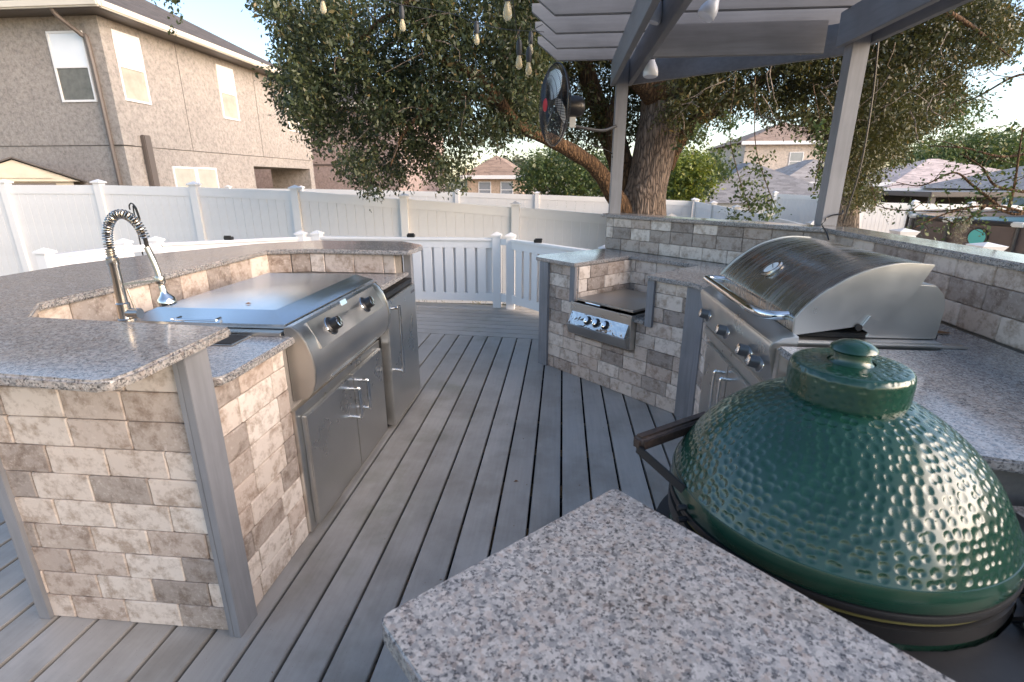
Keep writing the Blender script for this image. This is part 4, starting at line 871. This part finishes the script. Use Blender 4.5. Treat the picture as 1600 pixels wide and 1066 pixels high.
simple_house('far_house', 'small far house with tan roof left of the beige two-storey house', (9.0, 48), (13.4, 56), 2.9, 'roof_tan', 'stucco_beige', 1.2)
simple_house('garage_wing', 'one-storey wing with grey hip roof below the beige two-storey house', (12.2, 31), (17.5, 37.5), 1.35, 'roof_grey', 'stucco_beige', 1.35, wins=((13.4, .2, 1.0, 1.0),))
simple_house('blue_roof_house', 'low building with slate-coloured hip roof behind the long shed', (7.6, 27), (12.0, 33), 1.15, 'roof_blue', 'stucco_beige', 1.25)
sh = empty('long_shed', (7.5, 24, -.6), 'long white gable shed with dark grey roof beyond the fence', 'shed')
MB().box((6.0, 24, -.6), (11.3, 27, .62)).build('wall', 'vinyl_old', sh)
MB().add([(5.8,23.7,.60),(11.5,23.7,.60),(11.5,27.3,.60),(5.8,27.3,.60),(5.8,25.4,1.42),(11.5,25.4,1.42)], [(3,2,1,0),(0,1,5,4),(2,3,4,5),(1,2,5),(3,0,4)]).build('roof', 'roof_blue', sh)
simple_house('pink_roof_house', 'single-storey house with pale pinkish roof beyond the pool, left of the grey-roofed one', (17.2, 30), (27.5, 40), 1.05, 'roof_pink', 'stucco_beige', 1.7)
simple_house('grey_roof_house', 'single-storey pale green house with grey roof at the right edge behind the pool', (19.3, 20), (33, 30), 1.12, 'roof_grey', 'stucco_mint', 1.9, ov=.6, wins=((20.4, -.1, 1.0, .9), (22.6, -.1, .8, .9), (25, -.1, 1.2, .9)))
pt = empty('patio_cover', (13.5, 20, -.6), 'dark brown patio cover on posts in front of the pale green house', 'patio cover')
MB().box((11.8, 18.2, 1.02), (16.0, 21, 1.18)).build('roof', 'brown', pt, bevel=.02)
for x in (11.9, 13.9, 15.8): MB().box((x, 18.3, -.6), (x+.14, 18.44, 1.02)).build('post', 'brown', pt)
MB().box((11.9, 20.9, -.6), (15.9, 21.0, 1.02)).build('back_screen', 'dark', pt)
shd = empty('garden_shed', (-13.3, 11.9, -.6), 'small beige resin garden shed with gabled front behind the left fence', 'shed')
def sw(a, b, z): return (-13.30+.67*a-.74*b, 11.80+.74*a+.67*b, z)      # a = across the front, b = into the shed
def sbox(a0, a1, b0, b1, z0, z1): return MB().add([sw(a0,b0,z0),sw(a1,b0,z0),sw(a1,b1,z0),sw(a0,b1,z0),sw(a0,b0,z1),sw(a1,b0,z1),sw(a1,b1,z1),sw(a0,b1,z1)],[(0,3,2,1),(4,5,6,7),(0,1,5,4),(1,2,6,5),(2,3,7,6),(3,0,4,7)])
def sgab(h0, zp, hw, b0, b1): return MB().add([sw(-hw,b0,h0),sw(hw,b0,h0),sw(0,b0,zp),sw(-hw,b1,h0),sw(hw,b1,h0),sw(0,b1,zp)],[(0,1,2),(3,5,4),(0,3,4,1),(1,4,5,2),(2,5,3,0)])
sbox(-1.05, 1.05, 0, 2.0, -.6, 1.50).build('wall', 'shed', shd); sgab(1.501, 2.0, 1.18, -.12, 2.1).build('gable', 'shed', shd)
sgab(1.58, 1.86, .66, -.15, -.121).build('gable_panel', 'shed', shd); sbox(-.70, .70, -.03, -.001, 1.34, 1.46).build('door_header', 'brown', shd)
for q in (1, -1): MB().add([sw(0,-.2,2.03),sw(q*1.32,-.2,1.47),sw(q*1.32,2.2,1.47),sw(0,2.2,2.03),sw(0,-.2,2.07),sw(q*1.32,-.2,1.51),sw(q*1.32,2.2,1.51),sw(0,2.2,2.07)],[(0,3,2,1),(4,5,6,7),(0,1,5,4),(1,2,6,5),(2,3,7,6),(3,0,4,7)]).build('roof', 'roof_dark', shd)
# shepherd's hook
hk = at(218, 372, 7.2); b0 = Vector((hk.x, hk.y, 0))
hk_ = MB().tube(smooth_path([Vector((hk.x, hk.y, -.6)), Vector((hk.x, hk.y, 1.1)), at(219, 345, 7.2), at(213, 326, 7.2), at(206, 318, 7.2), at(202, 321, 7.2), at(203, 328, 7.2), at(200, 318, 7.2)][:7], 6), .009, 8).build('garden_hook', 'black'); tag(hk_, "black metal shepherd's hook standing behind the left railing", 'garden hook')
# ------------------------------------------------------------------ pool
cam_r = lambda X, Yc: Vector((X*math.cos(YAW)-Yc*math.sin(YAW), X*math.sin(YAW)+Yc*math.cos(YAW), 0))
pc = cam_r(11.0, 9.7); pr_ = 2.85; pl = empty('round_pool', (pc.x, pc.y, -.6), 'round brown above-ground pool with blue water behind the right wall', 'pool')
MB().lathe([(pr_-.03, -.6), (pr_, -.55), (pr_, .78), (pr_-.02, .80), (pr_-.05, .78), (pr_-.06, -.5)], (pc.x, pc.y, 0), 64).build('wall', 'poolwall', pl, smooth=True)
MB().lathe([(pr_-.06, .66), (pr_-.07, .70), (.01, .70)], (pc.x, pc.y, 0), 64).build('water', 'water', pl)
MB().tube([(pc.x+pr_*math.cos(t), pc.y+pr_*math.sin(t), .82) for t in np.linspace(0, 2*math.pi, 65)], .045, 8).build('top_rail', 'poolframe', pl, smooth=True)
for k in range(16):
    t = 2*math.pi*(k+.3)/16; x, y = pc.x+(pr_+.05)*math.cos(t), pc.y+(pr_+.05)*math.sin(t)
    MB().tube([(x, y, -.6), (x, y, .80)], .03, 8).build('leg', 'poolframe', pl, smooth=True)
    MB().box((x-.09, y-.07, .78), (x+.09, y+.07, .86), rot=Matrix.Rotation(t+math.pi/2, 3, 'Z')).build('joint_clip', 'whiteplastic', pl, bevel=.02)
dc = None
for k in range(400):                                        # the disc is on the pool wall where the photo shows it
    t = 2*math.pi*k/400; p = Vector((pc.x+pr_*math.cos(t), pc.y+pr_*math.sin(t), 0)); c_, s_ = math.cos(YAW), math.sin(YAW)
    X, F_ = p.x*c_+p.y*s_, -p.x*s_+p.y*c_
    if F_ > 9.7: continue
    zz = .56; w_ = F_*math.cos(PIT)-(zz-CAMH)*math.sin(PIT); uu = 800+FPX*X/w_
    if dc is None or abs(uu-1528) < dc[0]: dc = (abs(uu-1528), t)
t = dc[1]; o_ = Vector((math.cos(t), math.sin(t), 0))
MB().lathe([(.17, 0), (.17, .02), (.14, .022)], Vector((pc.x, pc.y, .56))+o_*pr_, 32, o_).build('port_ring', 'black', pl, smooth=True)
MB().lathe([(.14, .0), (.14, .026), (.002, .027)], Vector((pc.x, pc.y, .56))+o_*pr_, 32, o_).build('port_disc', 'teal', pl, smooth=True)

# ------------------------------------------------------------------ trees and foliage
def leaves(name, centres, nper, spread, size, mat, parent=None, droop=.5, seed=1, kind=None, aspect=.42, rsz=None):
    rng = np.random.RandomState(seed); C = np.asarray(centres, dtype=float); n = len(C)*nper
    c = np.repeat(C, nper, 0); sp_ = spread*(np.repeat(rsz, nper) if rsz is not None else 1.0)
    # leaves sit along short twigs so that clumps look sprayed, not round
    ntw = 5; tw = rng.normal(size=(len(C), ntw, 3)); tw[..., 2] -= droop*.6; tw /= np.linalg.norm(tw, axis=2, keepdims=True)
    pick = rng.randint(0, ntw, n); dirs = tw[np.repeat(np.arange(len(C)), nper), pick]; l = rng.rand(n)**.7
    pos = c+dirs*(l*1.6)[:,None]*np.reshape(sp_, (-1, 1)) * np.ones((n, 1))+rng.normal(size=(n, 3))*size*.55
    a = dirs*.7+rng.normal(size=(n, 3))*.8; a[:,2] -= droop*.5; a /= np.linalg.norm(a, axis=1, keepdims=True)
    b = np.cross(a, rng.normal(size=(n, 3))); b /= np.linalg.norm(b, axis=1, keepdims=True); nn = np.cross(a, b)
    s_ = size*rng.uniform(.6, 1.25, n)[:,None]; s_ *= np.where(rng.rand(n) < .12, 1.35, 1.0)[:,None]; h = s_*aspect*.5
    v = np.stack([pos-a*s_*.5, pos+b*h+nn*s_*.06, pos+a*s_*.5-nn*s_*.08, pos-b*h+nn*s_*.06], 1).reshape(-1, 3)
    ctr = np.array([v[:,0].mean(), v[:,1].mean(), v[:,2].min()]); me = bpy.data.meshes.new(name); v -= ctr
    me.vertices.add(len(v)); me.vertices.foreach_set('co', v.ravel()); me.loops.add(4*n); me.loops.foreach_set('vertex_index', np.arange(4*n, dtype=np.int32))
    me.polygons.add(n); me.polygons.foreach_set('loop_start', np.arange(0, 4*n, 4, dtype=np.int32)); me.update(calc_edges=True); me.materials.append(M[mat])
    o = place(name, me, tuple(ctr), parent)
    if kind: o['kind'] = kind
    return o
def inside(poly, x, y):
    c = False; n = len(poly)
    for i in range(n):
        x0, y0 = poly[i]; x1, y1 = poly[(i+1) % n]
        if (y0 > y) != (y1 > y) and x < (x1-x0)*(y-y0)/(y1-y0)+x0: c = not c
    return c
from mathutils import noise as mn
def cloud(poly, d0, d1, n, thin=.0, fr=.02, seed=1, warp=14):
    """clump centres through the volume seen between depths d0 and d1; noise leaves gaps"""
    rr = random.Random(seed); xs = [p[0] for p in poly]; ys = [p[1] for p in poly]; out = []; tries = 0
    while len(out) < n and tries < n*30:
        tries += 1; u, v = rr.uniform(min(xs), max(xs)), rr.uniform(min(ys), max(ys))
        uu = u+warp*mn.noise((u*.03, v*.03, seed)); vv = v+warp*mn.noise((u*.03, v*.03, seed+9))
        if not inside(poly, uu, vv): continue
        d = rr.uniform(d0, d1)
        p = at(u, v, d)
        if mn.noise((p.x*1.3+seed, p.y*1.3, p.z*1.3))+.35*mn.noise((p.x*4, p.y*4, p.z*4+seed)) < thin-.35: continue
        out.append(tuple(p))
    return out
def limb(parent, pts, name='limb', mat='bark_brown', k=6, sides=12, rough=.06, seed=1):
    P_ = smooth_path([p[:3] for p in pts], k); rs = interp([p[3] for p in pts], k)
    mb = MB().tube(P_, rs, sides); 
    if rough:
        q = []
        for i, v in enumerate(mb.v):
            c = P_[min(i//sides, len(P_)-1)]; d = Vector(v)-c; f = 1+rough*mn.noise((v[0]*5+seed, v[1]*5, v[2]*1.6))*2+rough*.8*mn.noise((v[0]*16, v[1]*16, v[2]*4)); q.append(tuple(c+d*f))
        mb.v = q
    return mb.build(name, mat, parent, smooth=True)
def L(u, v, d, r): p = at(u, v, d); return (p.x, p.y, p.z, r)
oak = empty('live_oak', at(1005, 420, 8.0)*1, 'big live oak with rugged trunk and drooping canopy behind the pergola', 'tree')
oak.location.z = -.6; WL[oak.name] = Vector(oak.location)
b0 = at(1003, 400, 8.0)
limb(oak, [(b0.x, b0.y, -.62, .48), (b0.x, b0.y, -.1, .40), L(1005, 335, 8.0, .335), L(1012, 290, 8.0, .30), L(1023, 235, 8.0, .29), L(1033, 180, 8.0, .295), L(1036, 130, 8.05, .32), L(1030, 60, 8.1, .28), L(1015, -60, 8.2, .25), L(1010, -250, 8.3, .15)], 'trunk', 'bark', 10, 64, .045, 3)
limb(oak, [L(985, 345, 7.9, .16), L(962, 310, 7.8, .13), L(930, 262, 7.6, .105), L(885, 232, 7.4, .095), L(845, 212, 7.2, .09), L(805, 192, 7.0, .08), L(780, 158, 6.9, .07), L(745, 120, 6.8, .06), L(680, 90, 6.7, .035)], 'limb', 'bark_brown', 6, 16, .08, 5)
limb(oak, [L(990, 350, 8.5, .26), L(975, 270, 8.7, .2), L(950, 200, 8.9, .17), L(925, 140, 9.0, .15), L(905, 60, 9.1, .12), L(880, -40, 9.2, .08)], 'limb', 'bark_brown', 6, 14, .08, 6)
limb(oak, [L(985, 300, 8.3, .17), L(960, 200, 8.4, .14), L(975, 120, 8.5, .12), L(950, 40, 8.6, .09)], 'limb', 'bark_brown', 6, 12, .08, 7)
limb(oak, [L(1040, 262, 8.0, .13), L(1066, 215, 8.0, .10), L(1105, 178, 8.1, .085), L(1150, 150, 8.2, .075), L(1215, 110, 8.3, .055), L(1290, 70, 8.4, .035)], 'limb', 'bark_brown', 6, 12, .08, 8)
limb(oak, [L(1040, 240, 8.2, .11), L(1080, 195, 8.4, .08), L(1110, 120, 8.5, .06), L(1140, 40, 8.5, .04)], 'limb', 'bark_brown', 6, 10, .08, 9)
limb(oak, [L(1030, 150, 7.9, .2), L(940, 60, 7.4, .13), L(820, -10, 6.9, .09), L(700, -20, 6.5, .06), L(600, 30, 6.6, .035), L(540, 90, 6.8, .012), L(500, 150, 7, .004)], 'limb', 'bark_brown', 6, 12, .08, 10)
limb(oak, [L(780, 158, 6.9, .05), L(720, 150, 6.7, .04), L(670, 170, 6.6, .03), L(630, 210, 6.5, .018), L(610, 260, 6.5, .01)], 'limb', 'bark_brown', 6, 8, .08, 11)
limb(oak, [L(1034, 120, 8.0, .2), L(1120, 20, 7.6, .14), L(1250, -30, 7.2, .1), L(1400, -10, 7.0, .06), L(1500, 30, 7.2, .03), L(1580, 90, 7.4, .006)], 'limb', 'bark_brown', 6, 12, .08, 12)
mb = MB(); rr = random.Random(5)
for k in range(150):                                        # bare twigs
    u, v = rr.choice([(rr.uniform(530, 840), rr.uniform(0, 210)), (rr.uniform(1050, 1560), rr.uniform(20, 190))]); d = rr.uniform(6.1, 8.2)
    p = at(u, v, d); q = [p]; dv = Vector((rr.gauss(0, 1), rr.gauss(0, .5), rr.gauss(-.5, .5))).normalized()
    for j in range(4): dv = (dv+Vector((rr.gauss(0, .3), rr.gauss(0, .3), rr.gauss(-.12, .25)))).normalized(); q.append(q[-1]+dv*.13)
    mb.tube(q, [.007, .006, .005, .0035, .002], 4)
tw = mb.build('twigs', 'bark_pale', oak); tw['kind'] = 'stuff'
A1 = [(470,-20),(880,-20),(862,95),(850,185),(800,215),(752,228),(735,268),(690,285),(655,255),(600,272),(560,250),(530,205),(500,170),(470,110),(455,60)]
A2 = [(400,-20),(470,-20),(500,140),(540,215),(600,290),(690,295),(640,300),(560,290),(515,250),(455,200),(430,160),(405,120),(450,100),(415,40)]
AB = [(780,-20),(1060,-20),(1050,130),(1000,180),(985,232),(905,215),(855,205),(790,190),(770,160)]
C1 = [(1030,60),(1060,20),(1330,-20),(1560,-20),(1600,20),(1590,60),(1520,100),(1500,160),(1430,200),(1395,240),(1340,245),(1290,205),(1235,180),(1170,160),(1130,175),(1075,210),(1050,205)]
C2 = [(1260,190),(1330,160),(1480,130),(1460,190),(1400,235),(1372,260),(1365,320),(1345,325),(1300,300),(1290,250)]
ov1 = [(300,-330),(1700,-330),(1620,-10),(1100,-10),(420,-10)]
leaves('crown', cloud(A1, 6.2, 8.6, 2700, .20, seed=2, warp=34)+cloud(A2, 6.0, 7.6, 420, .25, seed=3, warp=34), 25, .12, .060, 'leaf_oak', oak, .8, 2, 'stuff')
leaves('crown', cloud(AB, 8.2, 11, 1900, .0, seed=4), 26, .15, .066, 'leaf_oak2', oak, .6, 4, 'stuff')
leaves('crown', cloud(C1, 7.0, 10.5, 3900, .13, seed=6, warp=26)+cloud(C2, 8.5, 11, 520, .12, seed=8), 26, .14, .062, 'leaf_oak2', oak, .7, 6, 'stuff')
leaves('crown', cloud(ov1, 7, 12, 900, .05, seed=9), 20, .2, .075, 'leaf_oak', oak, .5, 9, 'stuff')
def strand(pts, n, sd, mat, nper=16, spread=.055, size=.05, name='hanging_branch', parent=None, **k):
    P_ = smooth_path([at(*p) for p in pts], 8); rr = random.Random(sd); cs = []
    for i in range(n): p = P_[rr.randrange(len(P_))]; cs.append((p.x+rr.gauss(0, spread), p.y+rr.gauss(0, spread), p.z+rr.gauss(0, spread*.8)))
    return cs
cs = strand([(1135,190,6), (1148,245,6), (1165,290,6), (1178,330,6)], 26, 1, '')+strand([(1118,235,6.2), (1112,270,6.2), (1108,300,6.2)], 10, 2, '')+strand([(1180,240,6), (1195,270,6), (1190,320,6), (1215,330,6)], 24, 3, '')+strand([(1275,200,6.3), (1290,235,6.3), (1283,275,6.3), (1270,295,6.3)], 24, 4, '')+strand([(1100,200,6.2), (1085,215,6.4), (1060,228,6.4)], 10, 6, '')+strand([(1145,330,6), (1150,338,6)], 4, 8, '')
leaves('hanging_sprays', cs, 15, .055, .050, 'leaf_mid', oak, .9, 21, 'stuff', .55)
for pts in ([(1150,120,6.3), (1140,200,6.05), (1150,260,6), (1172,330,6)], [(1180,120,6.2), (1180,220,6), (1195,280,6), (1215,332,6)], [(1270,130,6.5), (1285,220,6.3), (1272,295,6.3)]):
    MB().tube(smooth_path([at(*p) for p in pts], 6), .005, 5).build('twig', 'bark_brown', oak, smooth=True)
# top-left spray of leaves near the camera side
leaves('hanging_sprays', strand([(262,-10,4), (262,15,4), (266,34,4)], 7, 7, ''), 14, .03, .035, 'leaf_oak', oak, .9, 22, 'stuff', .5)
# second tree
t2 = empty('smaller_oak', at(1325, 400, 11), 'smaller tree with pale forked trunk behind the right pergola post', 'tree'); t2.location.z = -.6; WL[t2.name] = Vector(t2.location)
c0 = at(1325, 400, 11); limb(t2, [(c0.x, c0.y, -.6, .24), L(1325, 345, 11, .20), L(1330, 290, 11, .17), L(1337, 230, 11, .15), L(1350, 190, 11, .12), L(1395, 150, 11, .08), L(1440, 110, 11, .05)], 'trunk', 'bark_pale', 8, 20, .06, 21)
limb(t2, [L(1337, 240, 11, .11), L(1370, 205, 11, .08), L(1400, 180, 10.8, .06)], 'limb', 'bark_pale', 6, 10, .06, 22); limb(t2, [L(1335, 235, 11, .10), L(1310, 195, 11, .07), L(1270, 180, 11, .05), L(1215, 185, 10.8, .03)], 'limb', 'bark_brown', 6, 10, .06, 23)
leaves('crown', cloud([(1330,150),(1480,120),(1540,165),(1500,215),(1420,245),(1375,262),(1385,315),(1345,330),(1330,280)], 9.5, 12.5, 330, .2, seed=12, warp=26), 22, .17, .070, 'leaf_mid', t2, .6, 12, 'stuff')
# crape-myrtle like branches reaching in from the right
cm = empty('branchy_shrub', at(1660, 330, 4.6), 'thin-branched shrub reaching in from the right edge over the pool', 'shrub')
br = [[(1640,345,4.5), (1560,322,4.5), (1500,328,4.5), (1450,345,4.5), (1420,362,4.5)], [(1640,315,4.6), (1590,335,4.6), (1540,322,4.6), (1470,330,4.7), (1400,328,4.8), (1370,322,4.8)], [(1640,232,4.6), (1570,245,4.6), (1510,232,4.6), (1450,228,4.7)], [(1600,300,4.5), (1555,290,4.5), (1535,262,4.5), (1500,240,4.6)],
      [(1560,322,4.5), (1520,290,4.6), (1490,270,4.6), (1440,290,4.7), (1400,285,4.8)], [(1575,330,4.5), (1585,290,4.5), (1592,240,4.5), (1598,200,4.5)], [(1640,120,4.7), (1590,118,4.7), (1530,150,4.8), (1490,165,4.9)], [(1540,322,4.5), (1500,350,4.6), (1475,342,4.6)]]
mb = MB(); cs = []
for i, b in enumerate(br):
    P_ = smooth_path([at(*p) for p in b], 8); mb.tube(P_, interp([.014, .010, .007, .004] if len(b) == 4 else [.014, .011, .008, .006, .003] if len(b) == 5 else [.014, .012, .01, .007, .005, .003] if len(b) == 6 else [.012, .008, .004], 8), 6)
    rr = random.Random(60+i)
    for k in range(16): p = rr.choice(P_[3:]); cs.append((p.x+rr.gauss(0, .05), p.y+rr.gauss(0, .07), p.z+rr.gauss(0, .045)))
    for k in range(5):
        p = rr.choice(P_[4:]); q = p+Vector((rr.gauss(0, .12), rr.gauss(0, .1), rr.gauss(.02, .12))); mb.tube([p, (p+q)/2+Vector((0,0,.01)), q], [.004, .003, .0015], 4); cs.append(tuple(q))
mb.build('branches', 'bark_brown', cm, smooth=True); leaves('foliage', cs, 7, .045, .034, 'leaf_mid', cm, .4, 31, 'stuff', .55)
hm = leaves('moss', strand([(1503,350,4.4), (1500,365,4.4), (1500,380,4.4), (1497,392,4.4)], 30, 77, '', spread=.02), 26, .012, .028, 'moss', cm, 1, 41, 'stuff', .12)
def bush(name, label, cat, poly, d0, d1, n, mat, nper=26, spread=.3, size=.14, seed=1, thin=.0, trunk=None, group=None):
    xs = [p[0] for p in poly]; e_ = empty(name, at(sum(xs)/len(xs), 300, (d0+d1)/2), label, cat, group); e_.location.z = -.6; WL[e_.name] = Vector(e_.location)
    limb(e_, [(e_.location.x, e_.location.y, -.6, .18), (e_.location.x+.1, e_.location.y, .6, .13), (e_.location.x, e_.location.y+.1, 1.8, .08)], 'trunk', 'bark_brown', 4, 8, .05, seed)
    leaves('crown', cloud(poly, d0, d1, n, thin, seed=seed, warp=10), nper, spread, size, mat, e_, .3, seed, 'stuff', .5); return e_
bush('round_tree', 'dark round leafy tree beyond the back fence, under the left oak limb', 'tree', [(812,300),(822,262),(850,238),(895,232),(940,245),(985,280),(990,305),(900,312)], 19, 23, 520, 'leaf_mid', seed=51)
bush('yellow_shrub_tree', 'bright yellow-green tree right of the oak trunk', 'tree', [(1046,312),(1048,262),(1065,245),(1090,250),(1110,262),(1116,288),(1085,306)], 19, 21, 300, 'leaf_bright', seed=52)
bush('mid_green_tree', 'green tree behind the yellow-green one, right of the oak trunk', 'tree', [(1040,285),(1050,240),(1080,235),(1130,252),(1140,275),(1110,300)], 25, 28, 240, 'leaf_mid', seed=56)
bush('hedge_tree', 'dark bushy tree far behind the white patio room', 'tree', [(740,290),(755,262),(800,255),(838,262),(850,290)], 50, 58, 300, 'leaf_far', spread=.7, size=.34, seed=53)
bush('hazy_tree', 'tall pale green trees over the pink-roofed house', 'trees', [(1400,262),(1440,235),(1500,222),(1560,212),(1620,225),(1640,270),(1500,275)], 52, 62, 620, 'leaf_mid', spread=.9, size=.42, seed=54)
tl = leaves('tree_line', [tuple(Vector((x, 95+random.uniform(-8, 8), random.uniform(-.3, 2.4+2.6*abs(mn.noise((x*.08, 1, 2))))))) for x in np.arange(-70, 120, .16)], 14, 1.0, .6, 'leaf_far', None, .2, 55, 'stuff', .6); tag(tl, 'distant line of hazy trees beyond all the houses', 'trees')
# ------------------------------------------------------------------ grass strip and litter
gr_ = leaves('grass_strip', [(x, 8.3+random.uniform(-.5, .15), -.57) for x in np.arange(-4, 1, .012)], 6, .03, .10, 'grass', None, -1.5, 61, 'stuff', .08); tag(gr_, 'dry grass tufts at the foot of the near white fence', 'grass')
wd = leaves('weeds', [(.02+random.uniform(-.1, .08), 5.55+random.uniform(-.1, .1), .03) for _ in range(24)], 10, .04, .05, 'leaf_bright', None, -.6, 62, 'stuff', .35); tag(wd, 'tuft of green weeds at the deck edge by the right counter', 'weeds')
def dry_leaf(p, s_, rz, label):
    vs = [(-s_, 0, .002), (0, -s_*.45, .006), (s_, 0, .003), (0, s_*.45, .008), (0, 0, .001)]; c, q = math.cos(rz), math.sin(rz)
    vs = [(p[0]+x*c-y*q, p[1]+x*q+y*c, p[2]+z) for x, y, z in vs]; o = MB().add(vs, [(0,1,4),(1,2,4),(2,3,4),(3,0,4)]).build('fallen_leaf', 'drybrown'); tag(o, label, 'leaf', 'fallen leaves')
dry_leaf((-1.36, 2.05, .986), .014, .4, 'tiny brown leaf lying on the griddle lid')
dry_leaf((-1.86, 3.05, .911), .035, .1, 'curled brown leaf on the left counter behind the griddle')
dry_leaf((1.55, 2.13, .911), .04, .2, 'orange-brown leaf on the right counter behind the grill')
dry_leaf((-.38, 1.25, .001), .02, .9, 'small pale leaf on the deck near the foreground counter')
dry_leaf((-.20, 2.3, .001), .014, .2, 'tiny leaf on the deck in the middle of the aisle')

rr = random.Random(99); mb = MB()                               # crumbs of leaf and bark lying on the deck
for k in range(150):
    x, y = rr.uniform(-1.0, .85), rr.uniform(1.0, 5.6)
    if rr.random() < .5: x = .035+round((x-.035)/PW)*PW+rr.gauss(0, .008)
    a = rr.uniform(0, 6.28); q = rr.uniform(.002, .007); c_, s_ = math.cos(a)*q, math.sin(a)*q
    mb.add([(x-c_, y-s_, .0012), (x+s_*.4, y-c_*.4, .003), (x+c_, y+s_, .0015), (x-s_*.4, y+c_*.4, .0035)], [(0, 1, 2, 3)])
lt = mb.build('leaf_litter', 'drybrown'); tag(lt, 'scattered crumbs of dry leaf and bark on the deck boards', 'litter', kind='stuff')
